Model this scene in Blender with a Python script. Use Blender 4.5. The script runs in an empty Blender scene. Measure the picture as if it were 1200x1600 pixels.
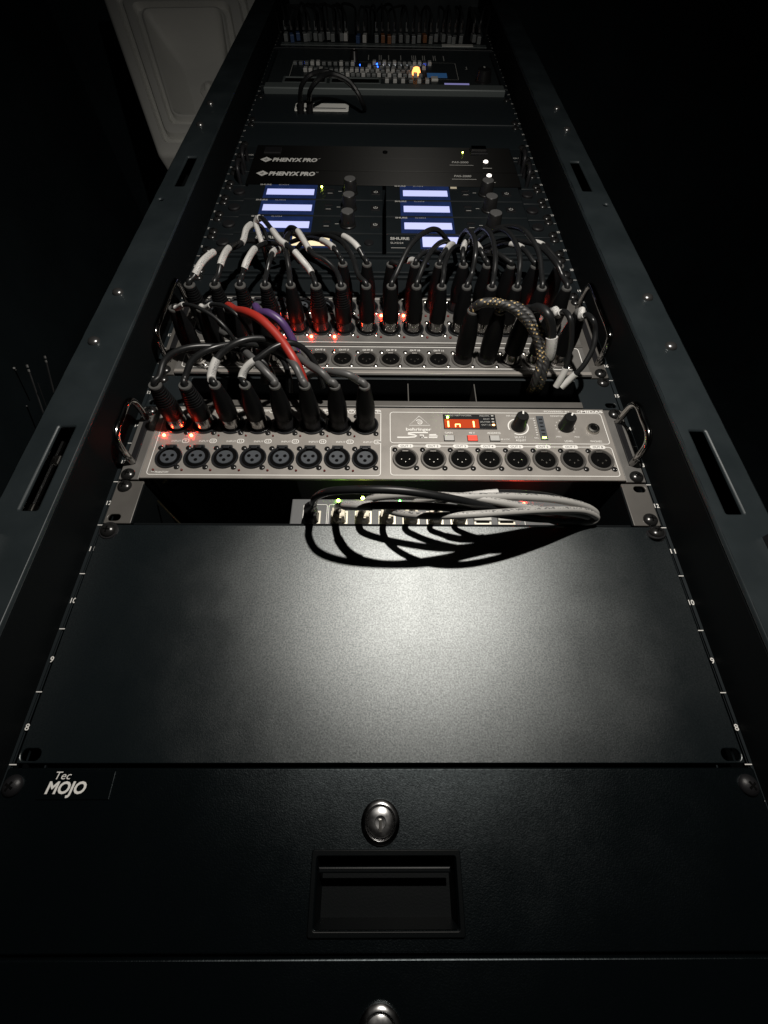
import bpy, bmesh, math, random
from mathutils import Vector, Matrix
random.seed(7)
S = bpy.context.scene
COL = S.collection
# ------------------------------------------------------------------ camera, world, lamp, exposure
CAM = Vector((-0.00328, -0.3280, -0.16818)); FPX = 663.12
_a, _b = 0.507352, 0.010755
_f = Vector((math.sin(_b)*math.cos(_a), math.cos(_b)*math.cos(_a), math.sin(_a)))
_r = Vector((math.cos(_b), -math.sin(_b), 0)); _u = _r.cross(_f)
cd = bpy.data.cameras.new('camera'); cam = bpy.data.objects.new('camera', cd); COL.objects.link(cam)
cam.matrix_world = Matrix(((_r.x, _u.x, -_f.x, CAM.x), (_r.y, _u.y, -_f.y, CAM.y), (_r.z, _u.z, -_f.z, CAM.z), (0, 0, 0, 1)))
cd.sensor_fit = 'VERTICAL'; cd.sensor_height = 24; cd.lens = 24*FPX/1600
cd.clip_start = 0.01; cd.clip_end = 50
S.camera = cam
W = bpy.data.worlds.new('World'); S.world = W; W.use_nodes = True
W.node_tree.nodes['Background'].inputs[0].default_value = (0.12, 0.27, 0.34, 1)
W.node_tree.nodes['Background'].inputs[1].default_value = 0.011
ld = bpy.data.lights.new('torch', 'SPOT'); lo = bpy.data.objects.new('torch', ld); COL.objects.link(lo)
ld.energy = 20; ld.color = (1.0, 0.945, 0.87); ld.shadow_soft_size = 0.008
ld.spot_size = math.radians(152); ld.spot_blend = 1.0
lo.location = (0.08, -0.60, 0.125)
lo.rotation_euler = (Vector((0.03, 0, 0.20)) - lo.location).to_track_quat('-Z', 'Y').to_euler()
S.view_settings.view_transform = 'Standard'; S.view_settings.look = 'None'
S.view_settings.exposure = 0; S.view_settings.gamma = 1

def at(px, py, d):
    """point on the line through photo pixel (px,py) that lies d metres in front of the rack plane"""
    v = _r*((px-600)/FPX) - _u*((py-800)/FPX) + _f
    t = (-d - CAM.y)/v.y
    return CAM + v*t
U = 0.04445

# ------------------------------------------------------------------ materials
M = {}
def mat(name, col, rough=.5, metal=0., spec=.5, bump=0., bscale=900., rvar=0., cvar=0., vscale=25., emit=None, estr=0., coat=0., stretch=None):
    m = bpy.data.materials.new(name); m.use_nodes = True; nt = m.node_tree; N = nt.nodes; L = nt.links
    b = N['Principled BSDF']
    b.inputs['Base Color'].default_value = (*col, 1); b.inputs['Roughness'].default_value = rough
    b.inputs['Metallic'].default_value = metal; b.inputs['Specular IOR Level'].default_value = spec
    b.inputs['Coat Weight'].default_value = coat
    if emit: b.inputs['Emission Color'].default_value = (*emit, 1); b.inputs['Emission Strength'].default_value = estr
    tc = N.new('ShaderNodeTexCoord'); vec = tc.outputs['Object']
    if stretch:
        mp = N.new('ShaderNodeMapping'); mp.inputs['Scale'].default_value = stretch; L.new(vec, mp.inputs[0]); vec = mp.outputs[0]
    if bump:
        n = N.new('ShaderNodeTexNoise'); n.inputs['Scale'].default_value = bscale; n.inputs['Detail'].default_value = 3; L.new(vec, n.inputs['Vector'])
        bp = N.new('ShaderNodeBump'); bp.inputs['Strength'].default_value = bump; bp.inputs['Distance'].default_value = .001
        L.new(n.outputs[0], bp.inputs['Height']); L.new(bp.outputs[0], b.inputs['Normal'])
    if rvar or cvar:
        n2 = N.new('ShaderNodeTexNoise'); n2.inputs['Scale'].default_value = vscale; n2.inputs['Detail'].default_value = 6; L.new(vec, n2.inputs['Vector'])
        if rvar:
            mr = N.new('ShaderNodeMapRange'); mr.inputs[1].default_value = .3; mr.inputs[2].default_value = .7
            mr.inputs[3].default_value = rough-rvar; mr.inputs[4].default_value = rough+rvar
            L.new(n2.outputs[0], mr.inputs[0]); L.new(mr.outputs[0], b.inputs['Roughness'])
        if cvar:
            mx = N.new('ShaderNodeMix'); mx.data_type = 'RGBA'
            mx.inputs[6].default_value = tuple(c*(1-cvar) for c in col)+(1,); mx.inputs[7].default_value = tuple(min(1, c*(1+cvar)) for c in col)+(1,)
            mr2 = N.new('ShaderNodeMapRange'); mr2.inputs[1].default_value = .3; mr2.inputs[2].default_value = .7
            L.new(n2.outputs[0], mr2.inputs[0]); L.new(mr2.outputs[0], mx.inputs[0]); L.new(mx.outputs[2], b.inputs['Base Color'])
    M[name] = m; return m
def powder(name, diff, glos, f, alpha, bump, bscale):
    """powder coat: dark diffuse base under a soft sheen with a little speckle"""
    m = bpy.data.materials.new(name); m.use_nodes = True; nt = m.node_tree; N = nt.nodes; L = nt.links
    N.remove(N['Principled BSDF']); out = N['Material Output']
    d = N.new('ShaderNodeBsdfDiffuse'); d.inputs[0].default_value = (*diff, 1)
    g = N.new('ShaderNodeBsdfGlossy'); g.distribution = 'BECKMANN'
    tc = N.new('ShaderNodeTexCoord'); v = tc.outputs['Object']
    n = N.new('ShaderNodeTexNoise'); n.inputs['Scale'].default_value = bscale; n.inputs['Detail'].default_value = 4; L.new(v, n.inputs['Vector'])
    bp = N.new('ShaderNodeBump'); bp.inputs['Strength'].default_value = bump; bp.inputs['Distance'].default_value = .001; L.new(n.outputs[0], bp.inputs['Height'])
    L.new(bp.outputs[0], g.inputs['Normal'])
    n2 = N.new('ShaderNodeTexNoise'); n2.inputs['Scale'].default_value = 9; n2.inputs['Detail'].default_value = 7; n2.inputs['Roughness'].default_value = .65; L.new(v, n2.inputs['Vector'])
    mr = N.new('ShaderNodeMapRange'); mr.inputs[1].default_value = .3; mr.inputs[2].default_value = .7; mr.inputs[3].default_value = math.sqrt(alpha)-.03; mr.inputs[4].default_value = math.sqrt(alpha)+.03
    L.new(n2.outputs[0], mr.inputs[0]); L.new(mr.outputs[0], g.inputs['Roughness'])
    sp = N.new('ShaderNodeTexNoise'); sp.inputs['Scale'].default_value = 850; sp.inputs['Detail'].default_value = 2; L.new(v, sp.inputs['Vector'])
    m2 = N.new('ShaderNodeMapRange'); m2.inputs[1].default_value = .3; m2.inputs[2].default_value = .7; m2.inputs[3].default_value = .66; m2.inputs[4].default_value = 1.36; L.new(sp.outputs[0], m2.inputs[0])
    cm = N.new('ShaderNodeMix'); cm.data_type = 'RGBA'; cm.blend_type = 'MULTIPLY'; cm.inputs[0].default_value = 1; cm.inputs[6].default_value = (*glos, 1); L.new(m2.outputs[0], cm.inputs[7]); L.new(cm.outputs[2], g.inputs[0])
    mx = N.new('ShaderNodeMixShader'); mx.inputs[0].default_value = f; L.new(d.outputs[0], mx.inputs[1]); L.new(g.outputs[0], mx.inputs[2]); L.new(mx.outputs[0], out.inputs[0])
    M[name] = m
powder('powder_black', (.0058, .0082, .0094), (.90, .95, .955), .110, .195, .085, 1500)
powder('drawer_black', (.0018, .0028, .0033), (.80, .92, .97), .055, .19, .10, 1200)  # blacker than the paint itself: weak light down here put into the colour
mat('post_paint', (.0185, .0250, .0280), .42, metal=.25, spec=.5, bump=.06, bscale=1600, rvar=.09, cvar=.12, vscale=20)
mat('inner_paint', (.0035, .0045, .005), .6, spec=.06, bump=.05, bscale=1200)
mat('rail_paint', (.008, .0115, .0135), .48, spec=.35, bump=.06, bscale=1500)
mat('ear_grey', (.100, .095, .088), .45, metal=.25, bump=.05, bscale=1800, cvar=.12, vscale=30)
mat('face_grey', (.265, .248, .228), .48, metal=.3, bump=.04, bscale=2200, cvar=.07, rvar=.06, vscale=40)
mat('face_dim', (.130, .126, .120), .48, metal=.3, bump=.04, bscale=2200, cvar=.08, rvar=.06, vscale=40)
mat('unit_black', (.007, .0095, .011), .45, spec=.3, bump=.05, bscale=1500, rvar=.06)
mat('brushed_black', (.10, .096, .088), .40, metal=.95, bump=.35, bscale=500, rvar=.12, vscale=300, stretch=(.02, 1, 1))
mat('plastic_black', (.009, .009, .010), .42, spec=.3, bump=.1, bscale=900, rvar=.06)
mat('ring_grey', (.062, .062, .060), .5, spec=.5)
mat('rubber_black', (.0042, .0044, .0048), .5, spec=.09, bump=.12, bscale=600, rvar=.08, cvar=.2, vscale=60)
mat('cable_black', (.009, .0095, .010), .34, spec=.36, rvar=.08, vscale=90)
mat('cable_dark_grey', (.060, .060, .060), .45, spec=.45, rvar=.06, vscale=90)
mat('cable_grey', (.34, .335, .32), .48, rvar=.05, cvar=.1, vscale=60)
mat('cable_red', (.27, .020, .013), .42, rvar=.06)
mat('cable_violet', (.060, .030, .105), .42, rvar=.06)
mat('socket_black', (.013, .014, .016), .35, spec=.5)
mat('insert_dark', (.050, .056, .064), .5, spec=.4, bump=.1)
mat('hole_black', (.002, .002, .002), .8, spec=.05)
mat('socket_metal', (.16, .152, .142), .38, metal=.6, rvar=.08)
mat('nickel', (.62, .60, .56), .22, metal=1, rvar=.06, vscale=60)
mat('brass_pin', (.75, .62, .38), .25, metal=1)
mat('barrel_metal', (.36, .36, .36), .30, metal=1, rvar=.12, vscale=120)
mat('lock_metal', (.30, .30, .30), .20, metal=1, rvar=.1, vscale=80)
mat('chrome', (.78, .78, .78), .14, metal=1)
mat('dark_chrome', (.34, .33, .32), .13, metal=1, rvar=.05)
mat('post_screw_metal', (.22, .22, .22), .26, metal=.9)
mat('screw_black', (.035, .035, .035), .24, metal=.7, spec=.6)
mat('white_print', (.72, .71, .68), .55)
mat('dimmed_print', (.52, .52, .50), .55)  # white print greyed to stand for weaker light higher up
mat('dim_print', (.40, .40, .38), .55)
mat('paper_cream', (.62, .56, .42), .6)
mat('button_grey', (.40, .395, .38), .45)
mat('mixer_face', (.020, .026, .028), .5, metal=.3, bump=.1)
mat('mixer_lip', (.085, .10, .10), .5, metal=.2)
mat('cap_pale', (.40, .40, .385), .5)
mat('cap_dull', (.13, .14, .14), .5)
mat('chassis_gloss', (.012, .013, .014), .14, spec=.8)
mat('cap_white', (.50, .50, .47), .5)
mat('cap_orange', (.16, .06, .02), .5)
mat('cap_blue', (.02, .05, .13), .5)
mat('housing_white', (.80, .80, .76), .55, bump=.08, bscale=300, cvar=.06, vscale=6)
mat('wall_black', (.030, .044, .050), .7, spec=.25, bump=.2, bscale=120, cvar=.2, vscale=5)
mat('floor_black', (.010, .013, .014), .6, bump=.2, bscale=200, cvar=.3, vscale=8)
mat('pull_plastic', (.0018, .0026, .003), .42, spec=.14, bump=.05)
mat('badge_plastic', (.0035, .0045, .005), .5, spec=.12)
mat('knob_top', (.075, .075, .075), .5)
mat('knob_black', (.009, .009, .009), .35, spec=.3, bump=.05)
mat('port_gold', (.78, .74, .62), .4, metal=.3)
mat('plug_clear', (.80, .74, .60), .22, spec=.6, cvar=.25, vscale=300)
mat('switch_face', (.10, .103, .105), .5, bump=.1)
mat('led_red', (.5, .02, .01), .3, emit=(1, .032, .008), estr=190)
mat('led_red_off', (.11, .008, .006), .3)
mat('led_green', (.1, .4, .05), .3, emit=(.35, 1, .05), estr=45)
mat('led_green_dim', (.05, .3, .05), .3, emit=(.12, 1, .12), estr=24)
mat('led_yellow', (.4, .4, .05), .3, emit=(.8, 1, .1), estr=40)
mat('led_white_dim', (.4, .4, .4), .3, emit=(.9, .95, 1), estr=.6)
mat('led_blue', (.02, .1, .5), .3, emit=(.012, .085, 1), estr=9)
mat('led_white', (.6, .6, .6), .3, emit=(1, .92, .85), estr=2.5)
mat('led_amber', (.5, .3, .05), .3, emit=(1, .45, .12), estr=14)
mat('lamp_amber', (.6, .35, .1), .4, emit=(1, .34, .09), estr=3.0)
mat('digit_lit', (.5, .2, .1), .4, emit=(1, .34, .10), estr=7)
mat('digit_window', (.05, .008, .004), .25, emit=(1, .10, .02), estr=.55)
mat('button_red_lit', (.55, .06, .04), .4, emit=(1, .07, .035), estr=.55)
mat('screen_glass', (.008, .012, .03), .12, spec=.5, emit=(.05, .12, .5), estr=.10)
mat('screen_lit', (.3, .3, .5), .25, emit=(.52, .57, 1), estr=.85)
mat('screen_cream', (.4, .35, .25), .25, emit=(1, .82, .50), estr=.85)
mat('screen_violet', (.2, .2, .4), .25, emit=(.30, .28, .62), estr=.5)
mat('screen_blue', (.02, .05, .1), .25, emit=(.02, .07, .17), estr=.5)
def glow_grad():
    m = M['screen_glass']; nt = m.node_tree; N = nt.nodes; L = nt.links; b = N['Principled BSDF']
    tc = N.new('ShaderNodeTexCoord'); n = N.new('ShaderNodeTexNoise'); n.inputs['Scale'].default_value = 90
    L.new(tc.outputs['Object'], n.inputs['Vector'])
    mr = N.new('ShaderNodeMapRange'); mr.inputs[3].default_value = .05; mr.inputs[4].default_value = .16
    L.new(n.outputs[0], mr.inputs[0]); L.new(mr.outputs[0], b.inputs['Emission Strength'])
glow_grad()
def label_mat():
    m = mat('label_white', (.60, .59, .56), .5); nt = m.node_tree; N = nt.nodes; L = nt.links; b = N['Principled BSDF']
    uv = N.new('ShaderNodeUVMap'); mp = N.new('ShaderNodeMapping'); mp.inputs['Scale'].default_value = (20, 1500, 1); L.new(uv.outputs[0], mp.inputs[0])
    n = N.new('ShaderNodeTexNoise'); n.inputs['Scale'].default_value = 1; n.inputs['Detail'].default_value = 1; L.new(mp.outputs[0], n.inputs['Vector'])
    sx = N.new('ShaderNodeSeparateXYZ'); L.new(uv.outputs[0], sx.inputs[0])
    w = N.new('ShaderNodeMath'); w.operation = 'PINGPONG'; w.inputs[1].default_value = .25; L.new(sx.outputs[0], w.inputs[0])
    g = N.new('ShaderNodeMath'); g.operation = 'GREATER_THAN'; g.inputs[1].default_value = .17; L.new(w.outputs[0], g.inputs[0])
    t = N.new('ShaderNodeMath'); t.operation = 'GREATER_THAN'; t.inputs[1].default_value = .52; L.new(n.outputs[0], t.inputs[0])
    mu = N.new('ShaderNodeMath'); mu.operation = 'MULTIPLY'; L.new(g.outputs[0], mu.inputs[0]); L.new(t.outputs[0], mu.inputs[1])
    mx = N.new('ShaderNodeMix'); mx.data_type = 'RGBA'; mx.inputs[6].default_value = (.46, .455, .44, 1); mx.inputs[7].default_value = (.20, .20, .20, 1)
    L.new(mu.outputs[0], mx.inputs[0]); L.new(mx.outputs[2], b.inputs['Base Color'])
label_mat()
def jacket_print():
    m = M['cable_grey']; nt = m.node_tree; N = nt.nodes; L = nt.links; b = N['Principled BSDF']
    uv = N.new('ShaderNodeUVMap'); mp = N.new('ShaderNodeMapping'); mp.inputs['Scale'].default_value = (10, 420, 1); L.new(uv.outputs[0], mp.inputs[0])
    n = N.new('ShaderNodeTexNoise'); n.inputs['Scale'].default_value = 1; n.inputs['Detail'].default_value = 1; L.new(mp.outputs[0], n.inputs['Vector'])
    sx = N.new('ShaderNodeSeparateXYZ'); L.new(uv.outputs[0], sx.inputs[0])
    w = N.new('ShaderNodeMath'); w.operation = 'PINGPONG'; w.inputs[1].default_value = .25; L.new(sx.outputs[0], w.inputs[0])
    g = N.new('ShaderNodeMath'); g.operation = 'GREATER_THAN'; g.inputs[1].default_value = .19; L.new(w.outputs[0], g.inputs[0])
    t = N.new('ShaderNodeMath'); t.operation = 'GREATER_THAN'; t.inputs[1].default_value = .53; L.new(n.outputs[0], t.inputs[0])
    mu = N.new('ShaderNodeMath'); mu.operation = 'MULTIPLY'; L.new(g.outputs[0], mu.inputs[0]); L.new(t.outputs[0], mu.inputs[1])
    mx = N.new('ShaderNodeMix'); mx.data_type = 'RGBA'; mx.inputs[6].default_value = (.34, .335, .32, 1); mx.inputs[7].default_value = (.12, .12, .12, 1)
    L.new(mu.outputs[0], mx.inputs[0]); L.new(mx.outputs[2], b.inputs['Base Color'])
jacket_print()
def braid_mat():
    m = mat('braid', (.02, .02, .02), .55); nt = m.node_tree; N = nt.nodes; L = nt.links; b = N['Principled BSDF']
    uv = N.new('ShaderNodeUVMap'); sx = N.new('ShaderNodeSeparateXYZ'); L.new(uv.outputs[0], sx.inputs[0])
    def math_(op, a, bb):
        k = N.new('ShaderNodeMath'); k.operation = op
        for i, q in enumerate((a, bb)):
            if isinstance(q, (int, float)): k.inputs[i].default_value = q
            else: L.new(q, k.inputs[i])
        return k.outputs[0]
    u8 = math_('MULTIPLY', sx.outputs[0], 10.); v = math_('MULTIPLY', sx.outputs[1], 430.)
    p = math_('ADD', u8, v); q = math_('SUBTRACT', u8, v)
    fp = math_('PINGPONG', p, 1.); fq = math_('PINGPONG', q, 1.)
    a = math_('GREATER_THAN', fp, .60); c = math_('GREATER_THAN', fq, .50)
    g = math_('MULTIPLY', a, c)
    n = N.new('ShaderNodeTexNoise'); n.inputs['Scale'].default_value = 110; tc = N.new('ShaderNodeTexCoord'); L.new(tc.outputs['Object'], n.inputs['Vector'])
    n_ = math_('GREATER_THAN', n.outputs[0], .55)
    g = math_('MULTIPLY', g, n_)
    mx = N.new('ShaderNodeMix'); mx.data_type = 'RGBA'; mx.inputs[6].default_value = (.014, .014, .014, 1); mx.inputs[7].default_value = (.40, .29, .13, 1)
    L.new(g, mx.inputs[0]); L.new(mx.outputs[2], b.inputs['Base Color'])
    bp = N.new('ShaderNodeBump'); bp.inputs['Strength'].default_value = .4; bp.inputs['Distance'].default_value = .001
    L.new(fp, bp.inputs['Height']); L.new(bp.outputs[0], b.inputs['Normal'])
braid_mat()
def brushed():
    m = M['brushed_black']; nt = m.node_tree; b = nt.nodes['Principled BSDF']
    b.inputs['Anisotropic'].default_value = .93; b.inputs['Base Color'].default_value = (.017, .017, .0165, 1)
    for l in list(b.inputs['Roughness'].links): nt.links.remove(l)
    b.inputs['Roughness'].default_value = .54
    tg = nt.nodes.new('ShaderNodeTangent'); tg.direction_type = 'UV_MAP'; nt.links.new(tg.outputs[0], b.inputs['Tangent'])
    for n in nt.nodes:
        if n.type == 'BUMP': n.inputs['Strength'].default_value = .12
brushed()
def brush_uv(o):
    ul = o.data.uv_layers.new(name='UVMap'); me = o.data
    for l in me.loops: v = me.vertices[l.vertex_index].co; ul.data[l.index].uv = (v.z*10, v.x*10)

# ------------------------------------------------------------------ mesh helpers
class MB:
    def __init__(s): s.v = []; s.f = []; s.sm = []; s.uv = {}
    def add(s, vs, fs, smooth=False, uvs=None):
        o = len(s.v); s.v += [tuple(q) for q in vs]
        for i, f in enumerate(fs):
            if uvs: s.uv[len(s.f)] = uvs[i]
            s.f.append(tuple(k+o for k in f)); s.sm.append(smooth)
        return s
    def box(s, x0, x1, y0, y1, z0, z1, b=0.):
        """box, optionally with chamfered edges on the front (-y) face"""
        if b <= 0:
            vs = [(x0,y0,z0),(x1,y0,z0),(x1,y1,z0),(x0,y1,z0),(x0,y0,z1),(x1,y0,z1),(x1,y1,z1),(x0,y1,z1)]
            fs = [(0,3,2,1),(4,5,6,7),(0,1,5,4),(1,2,6,5),(2,3,7,6),(3,0,4,7)]
            return s.add(vs, fs)
        vs = []; rings = [(y1, 0.), (y0+b, 0.), (y0+b*.3, b*.3), (y0, b)]
        for y, i in rings: vs += [(x0+i,y,z0+i),(x1-i,y,z0+i),(x1-i,y,z1-i),(x0+i,y,z1-i)]
        fs = [(0,3,2,1)[::-1], (12,13,14,15)]
        for k in range(3):
            for j in range(4): fs.append((k*4+j, k*4+(j+1) % 4, (k+1)*4+(j+1) % 4, (k+1)*4+j))
        return s.add(vs, fs)
    def lathe(s, prof, c=(0,0,0), ax=(0,-1,0), n=20, smooth=True, sx=1., sz=1.):
        """prof: list of (radius, height along axis)"""
        ax = Vector(ax).normalized(); c = Vector(c)
        e1 = Vector((1,0,0)) if abs(ax.x) < .9 else Vector((0,1,0))
        e1 = (e1 - ax*e1.dot(ax)).normalized(); e2 = ax.cross(e1)
        vs = []; fs = []
        for r, h in prof:
            for k in range(n):
                t = 2*math.pi*k/n; vs.append(c + ax*h + e1*(r*math.cos(t)*sx) + e2*(r*math.sin(t)*sz))
        for i in range(len(prof)-1):
            for k in range(n): fs.append((i*n+k, i*n+(k+1) % n, (i+1)*n+(k+1) % n, (i+1)*n+k))
        if prof[-1][0] > 1e-6: fs.append(tuple((len(prof)-1)*n+k for k in range(n)))
        if prof[0][0] > 1e-6: fs.append(tuple(range(n))[::-1])
        return s.add(vs, fs, smooth)
    def tube(s, pts, r, n=10, cap=True):
        pts = [Vector(p) for p in pts]; vs = []; fs = []; uv = []
        T = [(pts[min(i+1, len(pts)-1)]-pts[max(i-1, 0)]).normalized() for i in range(len(pts))]
        nrm = T[0].orthogonal().normalized(); ln = 0; Ls = []
        for i, p in enumerate(pts):
            nrm = (nrm - T[i]*nrm.dot(T[i])).normalized(); bi = T[i].cross(nrm)
            if i: ln += (p-pts[i-1]).length
            Ls.append(ln); rr = r(i/(len(pts)-1)) if callable(r) else r
            for k in range(n):
                t = 2*math.pi*k/n; vs.append(p + nrm*(rr*math.cos(t)) + bi*(rr*math.sin(t)))
        for i in range(len(pts)-1):
            for k in range(n):
                fs.append((i*n+k, i*n+(k+1) % n, (i+1)*n+(k+1) % n, (i+1)*n+k))
                uv.append(((k/n, Ls[i]), ((k+1)/n, Ls[i]), ((k+1)/n, Ls[i+1]), (k/n, Ls[i+1])))
        if cap:
            fs.append(tuple(range(n))[::-1]); uv.append(tuple((0, 0) for _ in range(n)))
            m = (len(pts)-1)*n; fs.append(tuple(m+k for k in range(n))); uv.append(tuple((0, 0) for _ in range(n)))
        return s.add(vs, fs, True, uv)
    def mesh(s, name, off=(0,0,0)):
        me = bpy.data.meshes.new(name)
        me.from_pydata([(x-off[0], y-off[1], z-off[2]) for x, y, z in s.v], [], s.f)
        me.polygons.foreach_set('use_smooth', s.sm)
        if s.uv:
            ul = me.uv_layers.new(name='UVMap')
            for fi, p in enumerate(me.polygons):
                if fi in s.uv:
                    for li, q in zip(p.loop_indices, s.uv[fi]): ul.data[li].uv = q
        if any(s.sm):
            me.set_sharp_from_angle(angle=math.radians(38))
        me.update(); return me

def wl(o):
    v = Vector((0,0,0))
    while o is not None: v += o.location; o = o.parent
    return v
def thing(name, label, cat, loc=(0,0,0), group=None):
    o = bpy.data.objects.new(name, None); COL.objects.link(o); o.location = loc; o.empty_display_size = .02
    o['label'] = label; o['category'] = cat
    if group: o['group'] = group
    return o
def part(name, mb, m, parent=None, origin=None):
    """mb in world coordinates; the object sits on its parent's origin"""
    base = wl(parent) if parent else Vector((0,0,0))
    if isinstance(mb, MB): me = mb.mesh(name, origin or base)
    else:
        me = mb; me.transform(Matrix.Translation(-Vector(origin or base)))
    if not me.materials: me.materials.append(M[m])
    o = bpy.data.objects.new(name, me); COL.objects.link(o); o.parent = parent
    if origin: o.location = Vector(origin) - base
    return o
def inst(name, me, parent, loc, m=None):
    if m and not me.materials: me.materials.append(M[m])
    o = bpy.data.objects.new(name, me); COL.objects.link(o); o.parent = parent
    o.location = Vector(loc) - (wl(parent) if parent else Vector((0,0,0))); return o
def lone(name, mb, m, label, cat, group=None, loc=(0,0,0)):
    o = part(name, mb, m, None, loc); o['label'] = label; o['category'] = cat
    if group: o['group'] = group
    return o
def struct(name, mb, m):
    o = part(name, mb, m); o['kind'] = 'structure'; return o

def rrect(x0, x1, z0, z1, r, n=5):
    out = []
    for cx, cz, a0 in ((x1-r, z1-r, 0), (x0+r, z1-r, 90), (x0+r, z0+r, 180), (x1-r, z0+r, 270)):
        for k in range(n+1):
            t = math.radians(a0+90*k/n); out.append((cx+r*math.cos(t), cz+r*math.sin(t)))
    return out
def circ(cx, cz, r, n=14, sx=1.):
    return [(cx+r*sx*math.cos(2*math.pi*k/n), cz+r*math.sin(2*math.pi*k/n)) for k in range(n)]
def plate(outlines, y0, y1, bev=0.):
    """flat plate in the x-z plane with holes (even-odd), front at y0, back at y1"""
    cu = bpy.data.curves.new('tmp', 'CURVE'); cu.dimensions = '2D'; cu.fill_mode = 'BOTH'
    cu.extrude = max(0, (y1-y0)/2-bev); cu.bevel_depth = bev; cu.bevel_resolution = 1
    if bev: cu.offset = -bev
    for pl in outlines:
        sp = cu.splines.new('POLY'); sp.points.add(len(pl)-1); sp.use_cyclic_u = True
        for i, (x, z) in enumerate(pl): sp.points[i].co = (x, z, 0, 1)
    return cu2mesh(cu, Matrix.Translation((0, (y0+y1)/2, 0)))
def cu2mesh(cu, mx):
    ob = bpy.data.objects.new('tmp', cu); me = bpy.data.meshes.new_from_object(ob)
    me.transform(mx @ Matrix.Rotation(math.radians(90), 4, 'X'))
    bpy.data.objects.remove(ob); bpy.data.curves.remove(cu); me.materials.clear(); return me
def text(s, x, z, w=None, h=.004, y=0., align='CENTER', shear=0., bold=0., th=.00008):
    """flat lettering: cap height h, optionally squeezed to width w"""
    cu = bpy.data.curves.new('tmp', 'FONT'); cu.body = s; cu.size = 1; cu.align_x = align; cu.shear = shear; cu.offset = bold; cu.extrude = 0
    cu.resolution_u = 3
    me = cu2mesh(cu, Matrix.Identity(4))
    xs = [v.co.x for v in me.vertices]; zs = [v.co.z for v in me.vertices]
    if not xs: return me
    hh = max(zs)-min(zs) if any(c.isupper() or c.isdigit() for c in s) else .72
    kz = h/ (.70 if max(zs) < 1 else hh); kx = (w/(max(xs)-min(xs))) if w else kz
    cx = {'CENTER': (max(xs)+min(xs))/2, 'LEFT': min(xs), 'RIGHT': max(xs)}[align]
    for v in me.vertices: v.co = (x+(v.co.x-cx)*kx, y-th, z+v.co.z*kz-h/2)
    return me
def line(pts, w, y, closed=False):
    """a flat printed line of width w following pts (x,z)"""
    mb = MB(); n = len(pts); L = []; R = []
    for i in range(n):
        a = Vector(pts[i-1] if (i or closed) else pts[i]); c = Vector(pts[(i+1) % n] if (i < n-1 or closed) else pts[i])
        d = (c-a).normalized(); q = Vector((-d.y, d.x))*w/2; p = Vector(pts[i])
        L.append((p.x+q.x, y, p.y+q.y)); R.append((p.x-q.x, y, p.y-q.y))
    fs = [(i, n+i, n+(i+1) % n, (i+1) % n) for i in range(n if closed else n-1)]
    return mb.add(L+R, fs)
def join(name, items, m, parent, stuff=False):
    """several flat prints on one face joined to ONE printed layer"""
    mb = MB()
    for it in items:
        if isinstance(it, MB): mb.add(it.v, it.f, False)
        else:
            mb.add([tuple(v.co) for v in it.vertices], [tuple(p.vertices) for p in it.polygons]); bpy.data.meshes.remove(it)
    return part(name, mb, m, parent)
def spline(pts, per=10):
    pts = [Vector(p) for p in pts]; P = [pts[0]*2-pts[1]] + pts + [pts[-1]*2-pts[-2]]; out = []
    for i in range(1, len(P)-2):
        p0, p1, p2, p3 = P[i-1:i+3]
        for k in range(per):
            t = k/per; out.append(.5*((2*p1)+(p2-p0)*t+(2*p0-5*p1+4*p2-p3)*t*t+(3*p1-p0-3*p2+p3)*t**3))
    out.append(pts[-1]); return out
def sub(path, a, b, n=14):
    L = [0]
    for i in range(1, len(path)): L.append(L[-1]+(path[i]-path[i-1]).length)
    tot = L[-1]; out = []
    for k in range(n+1):
        s = (a+(b-a)*k/n)*tot; i = 1
        while i < len(L)-1 and L[i] < s: i += 1
        t = (s-L[i-1])/max(1e-9, L[i]-L[i-1]); out.append(path[i-1].lerp(path[i], t))
    return out

# ------------------------------------------------------------------ room
ZF, ZC = -.66, 2.35
struct('floor', MB().box(-2.2, 2.2, -2.6, 1.6, ZF-.1, ZF), 'floor_black')
struct('back_wall', MB().box(-2.2, 2.2, 1.5, 1.6, ZF+.001, ZC), 'wall_black')
struct('side_wall', MB().box(-1.4, -1.3, -2.6, 1.499, ZF+.001, ZC), 'wall_black')
struct('side_wall', MB().box(2.1, 2.2, -2.6, 1.499, ZF+.001, ZC), 'wall_black')
struct('ceiling', MB().box(-2.2, 2.2, -2.6, 1.6, ZC+.001, ZC+.1), 'wall_black')

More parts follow.
